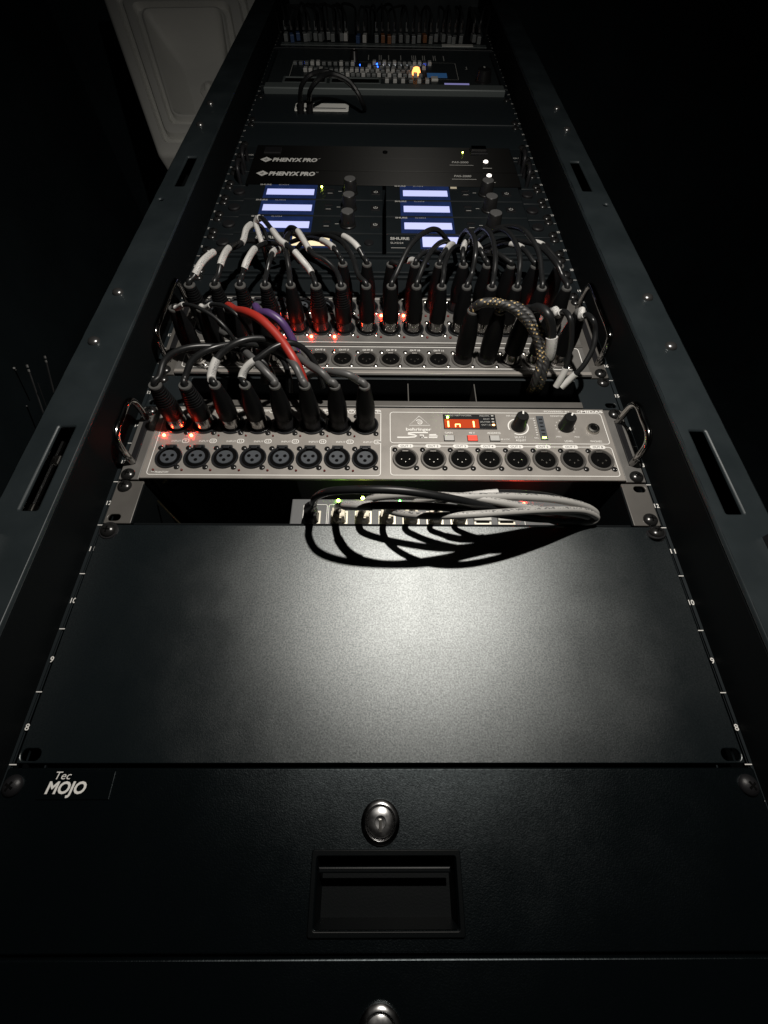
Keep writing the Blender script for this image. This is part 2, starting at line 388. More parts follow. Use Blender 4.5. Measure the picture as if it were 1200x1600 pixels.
# ------------------------------------------------------------------ cabinet
ZB, ZT = -.55, 34.6*U
cab = thing('rack_cabinet', 'tall black equipment cabinet with slotted front posts and numbered mounting rails', 'equipment rack', (0, .3, ZB))
XI, XO, YF = .2475, .2915, -.05
def slot(x, z0, z1, w=.013): return rrect(x-w/2, x+w/2, z0, z1, .0012, 2)
screw_z = (.246, .171, .729, .651, -.235, -.31)
for s in (-1, 1):
    holes = [slot(s*.2652, -.0135, .067), slot(s*.2665, .468, .55), slot(s*.2665, -.49, -.41), circ(s*.281, .434, .0032, 10)]
    x0, x1 = sorted((s*XI, s*XO))
    me = plate([rrect(x0, x1, ZB, ZT, .0006, 2)] + holes, YF, YF+.004, .0018)
    po = part('front_post', me, 'post_paint', cab)
    ret = MB().box(*sorted((s*XI, s*(XI+.0015))), YF+.0041, .07, ZB, ZT)
    ret.box(*sorted((s*XO, s*(XO-.0015))), YF+.0041, .06, ZB, ZT)
    part('post_return', ret, 'inner_paint', po)
    sc = MB().lathe([(.0056, 0), (.0056, .0008), (.0044, .0026), (.0020, .0036), (0, .0037)], n=18).mesh('post_screw')
    for z in screw_z: inst('post_screw', sc, po, (s*.277, YF, z), 'post_screw_metal')
    # mounting rail with square cage-nut holes
    hol = []
    for k in range(-11, 34):
        for dz in (.00635, .02222, .0381):
            hol.append([(s*.2325-.0045, k*U+dz-.0045), (s*.2325+.0045, k*U+dz-.0045), (s*.2325+.0045, k*U+dz+.0045), (s*.2325-.0045, k*U+dz+.0045)])
    x0, x1 = sorted((s*.2225, s*.2474))
    rl = part('mounting_rail', plate([[(x0, ZB), (x1, ZB), (x1, ZT), (x0, ZT)]] + hol, 0.0003, .0023), 'rail_paint', cab)
    part('rail_flange', MB().box(*sorted((s*.2225, s*.2240)), .0024, .09, ZB, ZT), 'inner_paint', rl)
    tk = MB().add([(-.0024, -.0001, -.0003), (.0024, -.0001, -.0003), (.0024, -.0001, .0003), (-.0024, -.0001, .0003)], [(0, 1, 2, 3)]).mesh('tick_mark')
    for k in range(-8, 32): inst('tick_mark', tk, rl, (s*.2445, .0003, k*U), 'white_print')
    for k in range(-7, 30):
        xn, zn = (.2455 if s > 0 else -.2441), k*U+.0222
        part('unit_number', text(str(k+12), xn, zn, .0041 if k > -3 else None, .0041, .0003, bold=.012), 'white_print', rl, (xn, .0003, zn))
    # the closed side of the cabinet, from post to back
    part('side_panel', MB().box(*sorted((s*.293, s*.2955)), YF+.012, .75, ZB, ZT), 'inner_paint', cab)
    # door catch on the post
    cx = s*.2840
    part('door_catch', MB().box(cx-.0070, cx+.0070, YF-.012, YF-.0002, -.060, -.033, .003), 'plastic_black', cab)
part('top_panel', MB().box(-.2955, .2955, YF+.002, .75, ZT+.0005, ZT+.03), 'post_paint', cab)
part('base_panel', MB().box(-.2955, .2955, YF+.002, .75, ZB-.06, ZB-.0005), 'post_paint', cab)
part('back_panel', MB().box(-.292, .292, .745, .749, ZB, ZT), 'inner_paint', cab)
# latch rod seen through the slot of the left post
lr = MB(); lr.tube([(-.2805, -.030, -.03), (-.2805, -.030, .10)], .0022, 8)
lr.lathe([(.004, 0), (.004, .012), (.0025, .014)], (-.2805, -.030, -.018), (0, 0, 1), 12)
rod = part('latch_rod', lr, 'chrome', cab)
part('latch_bracket', MB().box(-.2880, -.2740, -.0335, -.0275, .040, .049, .001), 'nickel', rod)
part('latch_pawl', MB().box(-.2850, -.2765, -.0345, -.0276, -.006, .001, .001), 'nickel', rod)

# ------------------------------------------------------------------ shared small meshes
def screw_mesh():
    return MB().lathe([(.0062, 0), (.0062, .0008), (.0058, .0016), (.0050, .0024), (.0034, .0034), (.0015, .0039), (0, .0040)], n=20).mesh('mounting_screw')
SCREW = screw_mesh(); SCREW.materials.append(M['screw_black'])
_c = MB()
for a in (0, 90):
    w, l = (.0026, .0006) if a == 0 else (.0006, .0026)
    _c.box(-w, w, -.00415, -.0034, -l, l)
CROSS = _c.mesh('cross_recess'); CROSS.materials.append(M['hole_black'])
WASHER = MB().lathe([(.0078, 0), (.0078, .0012), (.0072, .0018), (.0058, .0018), (.0052, .0012)], n=22).mesh('cup_washer'); WASHER.materials.append(M['plastic_black'])
SCREWD = SCREW.copy(); SCREWD.materials.clear(); SCREWD.materials.append(M['plastic_black'])  # drawer screws in a darker colour to stand for shade near the bottom
def screw(parent, x, z, y=-.0032, washer=False, tilt=0., dark=False):
    if washer:
        w = inst('cup_washer', WASHER, parent, (x, y, z)); w.rotation_euler = (tilt, 0, tilt*.6); y -= .0014
    o = inst('mounting_screw', SCREWD if dark else SCREW, parent, (x, y, z)); o.rotation_euler = (tilt, random.uniform(0, 1.5), tilt*.6)
    c = inst('cross_recess', CROSS, o, (x, y, z)); return o
def ear_holes(s, z0, n, used=()):
    h = []
    for k in range(n):
        for dz in (.00635, .0381):
            if n > 1 and (k not in (0, n-1)): continue
            if n > 1 and k == 0 and dz > .03: continue
            if n > 1 and k == n-1 and dz < .03: continue
            z = z0+k*U+dz; h.append(rrect(s*.2335-.0055, s*.2335+.0055, z-.0033, z+.0033, .0032, 4))
    return h
def handle(parent, x, z0, z1, y=-.003, d=.034, m='dark_chrome', r=.0031, pad=True):
    xs = math.copysign(.2335, x) if pad else x
    if pad: part('handle_pad', MB().box(xs-.0030, xs+.0030, y-.0012, y-.0001, z0-.002, z1+.002, .0005), 'plastic_black', parent)
    x = xs
    pts = [(x, y, z0), (x, y-d*.55, z0+.0003), (x, y-d*.85, z0+.003), (x, y-d, z0+.011), (x, y-d, (z0+z1)/2), (x, y-d, z1-.011), (x, y-d*.85, z1-.003), (x, y-d*.55, z1-.0003), (x, y, z1)]
    return part('handle', MB().tube(spline(pts, 6), r, 12), m, parent)

# ------------------------------------------------------------------ drawers
def drawer(z0, z1, label, badge):
    t = thing('drawer_unit', label, 'drawer', (0, -.004, z0)); y = -.008; zc = z1-.0283
    fx = [(-.0425, .0455, z1-.080, z1-.0415)]
    hole = rrect(-.039, .0420, z1-.0775, z1-.0445, .001, 2)
    f = part('drawer_face', plate([rrect(-.2408, .2408, z0, z1, .0012, 3), hole, circ(-.002, zc, .0088, 20)], y, y+.0055, .0009), 'drawer_black', t)
    part('drawer_body', MB().box(-.215, .215, -.001, .38, z0+.004, z0+.006).box(-.215, -.213, -.001, .38, z0+.0061, z1-.006).box(.213, .215, -.001, .38, z0+.0061, z1-.006), 'inner_paint', t)
    # recessed pull: raised frame, sloping pocket, finger lip
    fr = part('pull_frame', plate([rrect(-.0425, .0455, z1-.0805, z1-.0415, .0015, 3), rrect(-.0395, .0425, z1-.0775, z1-.0447, .001, 2)], y-.0016, y-.0002, .0005), 'pull_plastic', t)
    a, b2, c0, c1 = -.0393, .0423, z1-.0773, z1-.0449
    pk = MB().add([(a, y, c0), (b2, y, c0), (b2, y, c1), (a, y, c1), (a+.002, y+.016, c0+.001), (b2-.002, y+.016, c0+.001), (b2-.002, y+.018, c1-.002), (a+.002, y+.018, c1-.002)],
                  [(4, 5, 6, 7), (0, 1, 5, 4), (1, 2, 6, 5), (2, 3, 7, 6), (3, 0, 4, 7)])
    part('pull_pocket', pk, 'pull_plastic', t)
    part('finger_lip', MB().box(-.0385, .0395, y+.0008, y+.003, z1-.0530, z1-.0500, .0008), 'pull_plastic', t)
    lk = part('lock', MB().lathe([(.0118, 0), (.0118, .0012), (.0108, .0022), (.0094, .0026), (.0088, .0016), (.0084, .0005)], (-.002, y, zc), n=32), 'lock_metal', t)
    part('lock_barrel', MB().lathe([(.0083, 0), (.0083, .0008), (.0079, .0018), (.0062, .0026), (.0036, .0029), (.0032, .0020), (0, .0018)], (-.002, y, zc), n=28), 'barrel_metal', lk)
    part('keyway', MB().box(-.0028, -.0012, y-.0034, y-.0010, zc-.0048, zc+.0012), 'nickel', lk)
    for s in (-1, 1):
        screw(t, s*.2335, z1-.0095, y, dark=True); screw(t, s*.2335, z0+.0095, y, dark=True)
    if badge:
        bd = part('badge', MB().box(-.2165, -.171, y-.0009, y-.0001, z1-.0168, z1-.0015, .0003), 'drawer_black', t)
        its = [text('MOJO', -.1993, -.1899, .0248, .0063, y-.001, shear=.18, bold=.03), text('Tec', -.2032, -.1834, .0100, .0042, y-.001, shear=.22)]
        join('badge_lettering', its, 'white_print', bd)
    return t
drawer(-.2666, -.1795, 'upper black rack drawer with round lock, recessed pull and white lettered badge', True)
drawer(-.3555, -.2683, 'lower black rack drawer at the bottom edge, its round lock just showing', False)

# ------------------------------------------------------------------ 4U blank panel
t = thing('blank_panel', 'wide flat black cover panel between the lettered drawer and the network switch', 'rack panel', (0, 0, -4*U))
hs = [rrect(s*.2335-.0065, s*.2335+.0065, -.1757, -.1685, .0034, 4) for s in (-1, 1)]
part('panel_sheet', plate([rrect(-.2413, .2413, -4*U+.0006, -.0006, .001, 2)] + hs, -.0022, 0, .0006), 'powder_black', t)
part('panel_flange', MB().box(-.215, .215, .0001, .02, -.0024, -.0008), 'powder_black', t)
screw(t, -.2335, -.0068, -.0022, True, .12); screw(t, .2338, -.0068, -.0026, True, -.35)

# ------------------------------------------------------------------ 1U shelf and network switch
t = thing('rack_shelf', 'one unit rack shelf with grey ears, holding the network switch', 'rack shelf', (0, 0, 0))
for s in (-1, 1):
    x0, x1 = sorted((s*.2178, s*.2413))
    part('shelf_ear', plate([rrect(x0, x1, .0006, U-.0006, .0008, 2)] + ear_holes(s, 0, 1), -.0022, 0, .0005), 'ear_grey', t)
    part('shelf_side', MB().box(*sorted((s*.2162, s*.2177)), -.002, .28, .0006, U-.004), 'inner_paint', t)
screw(t, .2335, .00635, -.0022); screw(t, -.2335, .0381, -.0022)
part('shelf_floor', MB().box(-.2161, .2161, .0002, .28, .0006, .0022), 'inner_paint', t)
sw = thing('network_switch', 'small dark eight port network switch lying on the shelf, two green lights lit', 'network switch', (.04, .08, .0024))
SY = .010
part('switch_case', MB().box(-.0845, .185, SY+.0005, .15, .0024, .0335, .001), 'switch_face', sw)
its = []
def box_line(x0, x1, z0, z1, w=.0005, y=0., r=.0015): return line(rrect(x0, x1, z0, z1, r, 4), w, y, True)
its += [box_line(-.073, -.0515, .004, .027, .0006, SY-.0002), box_line(-.050, .1275, .004, .027, .0006, SY-.0002)]
its += [text(str(i), -.0400+.02155*(i-1)+.0005, .0062, None, .0022, SY-.0001) for i in range(1, 9)]
join('port_lettering', its, 'white_print', sw)
PX = [-.0645] + [-.0400+.02155*i for i in range(8)]
pm = MB().box(-.0076, .0076, -.0006, .0004, -.0006, .0125).mesh('port'); ph = MB().box(-.0060, .0060, -.0009, -.0007, .0008, .0105).mesh('port_opening')
pc = MB()
for k in range(8): pc.box(-.0048+k*.00135, -.0040+k*.00135, -.0012, -.00092, .0065, .0102)
pc = pc.mesh('port_contacts')
for i, x in enumerate(PX):
    p = inst('port', pm, sw, (x, SY, .0078), 'port_gold')
    inst('port_opening', ph, p, (x, SY, .0078), 'hole_black')
    inst('port_contacts', pc, p, (x, SY, .0078), 'brass_pin')
for i in (6, 7):
    inst('port_cover', MB().box(-.0078, .0078, -.0028, -.0013, .0025, .0110, .0004).mesh('port_cover'), sw, (PX[i+1], SY, .0078), 'cap_white')
LEDM = {}
def led(parent, x, z, y, m, r=.0012):
    key = (m, r)
    if key not in LEDM:
        me = MB().lathe([(r, 0), (r, .0006), (r*.8, .0013), (r*.4, .0017), (0, .0018)], n=10).mesh('indicator_led'); me.materials.append(M[m]); LEDM[key] = me
    return inst('indicator_led', LEDM[key], parent, (x, y, z))
led(sw, -.0417, .0312, SY, 'led_green', .0016); led(sw, -.0192, .0322, SY-.003, 'led_yellow', .0016); led(sw, .1295, .0285, SY, 'led_red', .0018)
for x in (.015, .04): led(sw, x, .0312, SY, 'led_green_dim', .0009)
# the pale rod lying in the dark left half of the shelf
lone('metal_rod', MB().tube([at(247, 783, -.02), at(268, 805, -.012), at(287, 824, -.006)], .0009, 8), 'brass_pin', 'thin pale rod slanting in the dark gap left of the network switch', 'rod')

# ------------------------------------------------------------------ sockets
def socket_meshes():
    d = {}
    d['fem_ring'] = MB().lathe([(.0125, 0), (.0125, .0010), (.0121, .0016), (.0114, .0016), (.0106, .0006), (.0105, .0001)], n=28).mesh('input_socket')
    d['fem_insert'] = MB().lathe([(.0076, 0), (.0076, .0014), (.0072, .0018), (0, .0018)], n=24).mesh('insert')
    d['fem_gap'] = MB().lathe([(.0108, .00012), (.0108, .0004), (0, .0004)], n=24).mesh('socket_well')
    h = MB()
    for a, b in ((-.0037, .0012), (.0037, .0012), (0, -.0036)): h.lathe([(.0017, .0018), (.0017, .0020), (0, .0020)], (a, 0, b), n=10)
    d['fem_holes'] = h.mesh('contact_holes')
    l = MB().box(-.0052, .0052, -.0030, -.0002, .0108, .0132, .0006); l.box(-.0028, .0028, -.0036, -.00305, .0088, .0118, .0005)
    d['latch'] = l.mesh('latch')
    d['screw'] = MB().lathe([(.0026, 0), (.0026, .0007), (.0020, .0013), (.0008, .0016), (0, .0016)], n=12).mesh('socket_screw')
    d['male_ring'] = MB().lathe([(.0122, 0), (.0122, .0010), (.0114, .0018), (.0104, .0018), (.0096, .0008), (.0094, .0002)], n=28).mesh('output_socket')
    d['male_well'] = MB().lathe([(.0095, .00012), (.0095, .0004), (0, .0004)], n=24).mesh('socket_well')
    p = MB()
    for a, b in ((-.0037, -.0012), (.0037, -.0012), (0, -.0042)): p.lathe([(.0010, .0005), (.0010, .0015), (.0006, .0020), (0, .0021)], (a, 0, b), n=8)
    d['pins'] = p.mesh('contact_pins')
    d['key'] = MB().box(-.0030, .0030, -.0019, -.0005, .0078, .0092, .0004).mesh('polarizing_key')
    return d
SK = socket_meshes()
def fem(parent, x, z, y, m='socket_black', sm='screw_black', full=True):
    o = inst('input_socket', SK['fem_ring'], parent, (x, y, z), m)
    inst('socket_well', SK['fem_gap'], o, (x, y, z), 'hole_black')
    if full:
        inst('insert', SK['fem_insert'], o, (x, y, z), 'insert_dark'); inst('contact_holes', SK['fem_holes'], o, (x, y, z), 'hole_black')
        inst('latch', SK['latch'], o, (x, y, z), 'socket_black')
    for dx, dz in ((-.0100, .0110), (.0100, -.0110)): inst('socket_screw', SCR[sm], o, (x+dx, y, z+dz))
    return o
SCR = {}
for k in ('screw_black', 'nickel'):
    me = SK['screw'].copy(); me.materials.append(M[k]); SCR[k] = me
def male(parent, x, z, y, sm='screw_black', pins=True):
    o = inst('output_socket', SK['male_ring'], parent, (x, y, z), 'socket_metal')
    inst('socket_well', SK['male_well'], o, (x, y, z), 'hole_black')
    if pins: inst('contact_pins', SK['pins'], o, (x, y, z), 'nickel'); inst('polarizing_key', SK['key'], o, (x, y, z), 'socket_metal')
    for dx, dz in ((-.0098, .0105), (.0100, -.0105)): inst('socket_screw', SCR[sm], o, (x+dx, y, z+dz))
    return o

# ------------------------------------------------------------------ small stage box (2U)
sb = thing('stage_box', 'grey two unit stage box with glowing red display, knobs and two rows of inputs', 'stage box', (0, 0, U))
FY = -.0045
def box_body(t, z0, n, face, ear, handles=True):
    z1 = z0+n*U
    part('face_plate', plate([rrect(-.2225, .2225, z0+.0014, z1-.0012, .0006, 2)], FY, FY+.003, .0006), face, t)
    part('chassis', MB().box(-.2195, .2195, -.0014, .22, z0+.0016, z1-.0014), 'chassis_gloss', t)
    for s in (-1, 1):
        x0, x1 = sorted((s*.2232, s*.2413))
        part('ear', plate([rrect(x0, x1, z0+.0008, z1-.0008, .0008, 2)] + ear_holes(s, z0, n), -.0030, 0, .0006), ear, t)
        part('ear_groove', MB().box(*sorted((s*.2226, s*.2231)), -.003, 0, z0+.0016, z1-.0014), 'hole_black', t)
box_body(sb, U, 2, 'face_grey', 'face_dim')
handle(sb, .2362, .0655, .1160); handle(sb, -.2347, .0640, .1160)
screw(sb, .2335, .0507); screw(sb, .2335, .1267); screw(sb, -.2335, .0503); screw(sb, -.2335, .1265)
IX = [-.2006+.02615*i for i in range(8)]; OX = [.0203+.02632*i for i in range(8)]
Z1, Z2 = .0688, .1092
for x in IX:
    fem(sb, x, Z1, FY); fem(sb, x, Z2, FY, full=False)
for x in OX: male(sb, x, .0687, FY)
for i, x in enumerate(IX):
    led(sb, x-.0108, .0948, FY, 'led_red' if i < 2 else 'led_red_off', .0013 if i < 2 else .0010); led(sb, x-.0108, .0545, FY, 'led_red_off', .0011)
its = [box_line(-.2165, -.0030, .0495, .1278, .0007, FY-.0002, .003), box_line(.0063, .2182, .0876, .1262, .0007, FY-.0002, .003), box_line(.0063, .2182, .0503, .0838, .0007, FY-.0002, .003)]
def pill(x, z, w, h): return plate([rrect(x-w/2, x+w/2, z-h/2, z+h/2, h*.48, 5)], FY-.00035, FY-.0002)
for i, x in enumerate(OX): its.append(pill(x+.0005, .0838, .0148, .0042))
for i, x in enumerate(IX):
    for z in (.0886, .1268):
        its.append(text('INPUT', x+.0026, z-.0006, .0090, .0021, FY-.0002))
        its.append(box_line(x+.0082, x+.0144, z-.0025, z+.0020, .0007, FY-.0002, .002)); its.append(text(str(i+1+(8 if z < .1 else 0)), x+.0113, z-.0003, None, .0026, FY-.0002, bold=.01))
its.append(text('PHANTOM', -.2030, .0521, .0118, .0022, FY-.0002, bold=.012)); its.append(line([(-.2122, .0545), (-.2122, .0524), (-.2098, .0524)], .0005, FY-.0002))
its.append(text('POWERED BY', .1745, .1285, .0260, .0020, FY-.0002, bold=.012)); its.append(text('MIDAS', .2100, .1286, .0220, .0030, FY-.0002, bold=.03)); its.append(line(circ(.1967, .1286, .0015, 12), .0005, FY-.0002, True))
# triangular emblem with an ear curl
its.append(line([(.0352, .1214), (.0250, .1093), (.0454, .1093)], .0007, FY-.0002, True))
curl = [(.0352+.0036*math.cos(a)*(1-k*.035), .1131+.0038*math.sin(a)*(1-k*.035)) for k, a in enumerate([2.6-.33*q for q in range(19)])]
its.append(line(curl, .0008, FY-.0002)); its.append(line([(.0335, .1142), (.0352, .1152), (.0363, .1138), (.0352, .1122)], .0007, FY-.0002))
its.append(text('behringer', .0342, .1044, .0250, .0036, FY-.0002, bold=.022))
sS = [(.0480, .1006), (.0330, .1006), (.0262, .0998), (.0260, .0982), (.0320, .0974), (.0345, .0966), (.0330, .0950), (.0260, .0943), (.0130, .0943)]
its.append(line([(x*1.0, z) for x, z in [(.0430, .1003), (.0300, .1003), (.0238, .0996), (.0236, .0984), (.0300, .0972), (.0318, .0962), (.0298, .0949), (.0230, .0943), (.0130, .0943)]], .0016, FY-.0002))
its.append(line([(.0348, .0972), (.0385, .0972), (.0385, .0943), (.0350, .0943), (.0422, .0943)], .0013, FY-.0002)); its.append(line([(.0510, .0980), (.0445, .0978), (.0438, .0943), (.0515, .0943), (.0520, .0962), (.0442, .0962)], .0013, FY-.0002))
for x, s_ in ((.0632, 'GAIN'), (.0858, '48 V'), (.1074, 'ADDRESS')): its.append(text(s_, x, .1003, None, .0022, FY-.0002, bold=.012))
its.append(text('48 V DC', .1175, .0926, .0095, .0019, FY-.0002))
its += [text('HA CONTROL', .1330, .1225, .0210, .0021, FY-.0002), text('SELECT /', .1325, .0952, .0110, .0023, FY-.0002, bold=.01), text('ADJUST', .1325, .0915, .0100, .0023, FY-.0002, bold=.01), text('MONITOR', .1735, .1225, .0130, .0021, FY-.0002),
        text('LEVEL', .1790, .0908, .0082, .0023, FY-.0002, bold=.012), text('MIN', .1700, .0962, .0048, .0019, FY-.0002), text('MAX', .1880, .0962, .0050, .0019, FY-.0002), text('PHONES', .2055, .0908, .0110, .0022, FY-.0002, bold=.01), text('CLIP', .1480, .1190, .0045, .0017, FY-.0002), text('SIG', .1480, .0945, .0040, .0017, FY-.0002)]
its.append(line(circ(.1325, .1085, .0098, 30)[-10:]+circ(.1325, .1085, .0098, 30)[:18], .0012, FY-.0002))
for k in range(11):
    a = math.radians(-40+260*k/10); its.append(line([(.1790+.0092*math.cos(a), .1085+.0092*math.sin(a)), (.1790+.0100*math.cos(a), .1085+.0100*math.sin(a))], .0008, FY-.0002))
for k in range(7): its.append(line([(.1488, .0985+k*.0030), (.1505, .0985+k*.0030)], .0008, FY-.0002))
join('face_print', its, 'white_print', sb)
its = [text('OUT %d' % (i+1), x+.0005, .0838, .0098, .0023, FY-.0004, bold=.012) for i, x in enumerate(OX)]
join('output_lettering', its, 'face_dim', sb)
# display
dp = part('display', MB().box(.0590, .1112, FY-.0010, FY-.0001, .1048, .1236, .0004), 'screen_blue', sb)
dp.data.materials.clear(); dp.data.materials.append(M['plastic_black'])
part('digit_window', MB().box(.0598, .0938, FY-.0013, FY-.0011, .1056, .1166), 'digit_window', dp)
dg = MB()
for x in (.0635, .0885): dg.box(x-.0007, x+.0007, FY-.0017, FY-.0014, .1066, .1140)
for q in ((.0700, .0708, .1066, .1100), (.0744, .0752, .1066, .1100), (.0703, .0749, .1095, .1104)): dg.box(q[0], q[1], FY-.0017, FY-.0014, q[2], q[3])
part('digits', dg, 'digit_lit', dp)
join('display_lettering', [text(s_, .1050, z, None, .0017, FY-.0012, align='RIGHT') for s_, z in (('PREAMPS', .1212), ('ADAT', .1172), ('SPLITTER', .1134), ('OUT 1-8', .1097))] + [text('AES50 NETWORK', .0740, .1215, .0270, .0017, FY-.0012)], 'dim_print', dp)
for z, m_ in ((.1212, 'cap_white'), (.1172, 'cap_white'), (.1134, 'cap_white'), (.1097, 'led_amber')): part('status_bar', MB().box(.1068, .1092, FY-.0015, FY-.0011, z-.0006, z+.0006), m_, dp)
led(sb, .0633, .1190, FY-.001, 'led_green', .0011)
for x, m_ in ((.0632, 'button_grey'), (.0858, 'button_red_lit'), (.1074, 'button_grey')):
    b_ = part('push_button', MB().box(x-.0046, x+.0046, FY-.0014, FY-.0002, .0903, .0966, .0004), m_, sb)
    part('button_gap', MB().box(x-.0051, x+.0051, FY-.0003, FY-.00015, .0898, .0971), 'hole_black', b_)
def knob(parent, x, z, y, r=.0068, h=.0150, a=25., pm='white_print', top=None):
    k = MB(); n = 28; prof = [(r*1.08, 0), (r*1.08, .002), (r, .0028), (r*.88, h-.001), (r*.80, h), (0, h)]
    k.lathe(prof, (x, y, z), n=n)
    o = part('knob', k, 'knob_black', parent)
    if top: part('knob_cap', MB().lathe([(r*.80, h+.0001), (r*.78, h+.0006), (0, h+.0007)], (x, y, z), n=n), top, o)
    a = math.radians(a); d = (math.sin(a), math.cos(a))
    p = MB(); w = r*.11
    q = (-d[1]*0+d[1], -d[0])
    vs = []
    for (rr, hh) in ((r*.25, h+.0001), (r*.82, h+.0001), (r*.93, h-.0012), (r*1.02, .0030)):
        for s_ in (-1, 1): vs.append((x+d[0]*rr+q[0]*w*s_, y-hh-.0002, z+d[1]*rr+q[1]*w*s_))
    p.add(vs, [(0, 1, 3, 2), (2, 3, 5, 4), (4, 5, 7, 6)]); part('pointer', p, pm, o); return o
knob(sb, .1325, .1085, FY, .0068, .0165, 10); knob(sb, .1790, .1085, FY, .0068, .0150, 30)
mt = part('level_meter', MB().box(.1522, .1592, FY-.0008, FY-.0001, .0920, .1222, .0003), 'insert_dark', sb)
for k in range(6): part('meter_segment', MB().box(.1540, .1574, FY-.0012, FY-.0009, .0938+k*.0046, .0952+k*.0046), 'led_green' if k == 0 else 'plastic_black', mt)
jk = part('headphone_jack', MB().lathe([(.0062, 0), (.0062, .0020), (.0056, .0030), (.0038, .0034), (.0034, .0030), (.0033, .0008)], (.2056, FY, .1058), n=24), 'nickel', sb)
part('jack_hole', MB().lathe([(.0034, .0006), (.0034, .0009), (0, .0009)], (.2056, FY, .1058), n=16), 'hole_black', jk)

# ------------------------------------------------------------------ 1U cable pass panel
cp = thing('cable_panel', 'black one unit panel with a long open slot between the two stage boxes', 'rack panel', (0, 0, 3*U))
hs = [rrect(-.2030, .2035, 3*U+.0092, 4*U-.0035, .002, 3)]
for s in (-1, 1): hs += ear_holes(s, 3*U, 1)
part('panel_sheet', plate([rrect(-.2413, .2413, 3*U+.0006, 4*U-.0006, .0008, 2)] + hs, -.0022, 0, .0005), 'rail_paint', cp)
part('lower_lip', MB().box(-.203, .2035, -.0040, -.0023, 3*U+.0012, 3*U+.0088, .0006), 'ear_grey', cp)
screw(cp, .2335, 4*U-.0063, -.0022); screw(cp, -.2335, 4*U-.0063, -.0022)
part('slot_divider', MB().box(.0255, .0265, .004, .03, 3*U+.009, 4*U-.003), 'ear_grey', cp)
part('slot_divider', MB().box(.0968, .0978, .004, .03, 3*U+.009, 4*U-.003), 'ear_grey', cp)
part('inner_tray', MB().box(-.21, .21, .0302, .2, 3*U+.001, 3*U+.003), 'inner_paint', cp)

# ------------------------------------------------------------------ large stage box (3U)
lb = thing('stage_box', 'large grey three unit stage box crowded with black plugs above a row of outputs', 'stage box', (0, 0, 4*U))
box_body(lb, 4*U, 3, 'face_dim', 'ear_grey')  # same grey as the small box; its dimmer look is shade put into colour
handle(lb, .2362, .1985, .2950); handle(lb, -.2350, .1985, .2950)
for s in (-1, 1): screw(lb, s*.2335, 4*U+.0065); screw(lb, s*.2335, 7*U-.0065)
CX = [.0073+(n-8)*.0262 for n in range(16)]
ZO, ZBr, ZA = .2022, .2520, .2905
for i, x in enumerate(CX):
    male(lb, x, ZO, FY, 'nickel', pins=True)
    fem(lb, x, ZBr, FY, sm='nickel', full=(i > 15)); fem(lb, x, ZA, FY, sm='nickel', full=(i < 6))
    onA, onB = i in (4, 8, 9, 15), i in (4, 5, 6)
    led(lb, x-.0105, ZBr-.0145, FY, 'led_red' if onB else 'led_red_off', .0015); led(lb, x-.0105, ZA-.0155, FY, 'led_red' if onA else 'led_red_off', .0015)
its = [box_line(-.2165, .2165, .1885, .2215, .0008, FY-.0002, .003), box_line(-.2165, .2165, .2290, .3060, .0008, FY-.0002, .003)]
for i, x in enumerate(CX): its.append(text('OUT %d' % (i+1), x+.0010, .2163, .0112, .0026, FY-.0002, bold=.014))
join('face_print', its, 'white_print', lb)
part('lower_trim', MB().box(-.2224, .2224, FY-.0012, FY-.0003, 4*U+.0020, 4*U+.0062, .0004), 'face_grey', lb)
part('middle_trim', MB().box(-.2224, .2224, FY-.0010, FY-.0003, .2232, .2275, .0004), 'ear_grey', lb)

# ------------------------------------------------------------------ blank 1U panels above the large stage box
for k, lab in ((7, 'black one unit blank panel with light edge lines directly above the large stage box'), (8, 'black one unit blank panel with light edge lines under the lowest receivers')):
    t = thing('blank_panel', lab, 'rack panel', (0, 0, k*U))
    part('panel_sheet', plate([rrect(-.2413, .2413, k*U+.0006, (k+1)*U-.0006, .0008, 2)] + sum((ear_holes(s, k*U, 1) for s in (-1, 1)), []), -.0022, 0, .0006), 'unit_black', t)
    part('edge_strip', MB().box(-.2120, .2180, -.0062, -.0023, k*U+.0020, k*U+.0070, .0010), 'unit_black', t)
    part('edge_strip', MB().box(-.2120, .2180, -.0062, -.0023, (k+1)*U-.0080, (k+1)*U-.0030, .0010), 'unit_black', t)
    for s in (-1, 1): screw(t, s*.2335, k*U+.0066, -.0022); screw(t, s*.2335, (k+1)*U-.0066, -.0022)

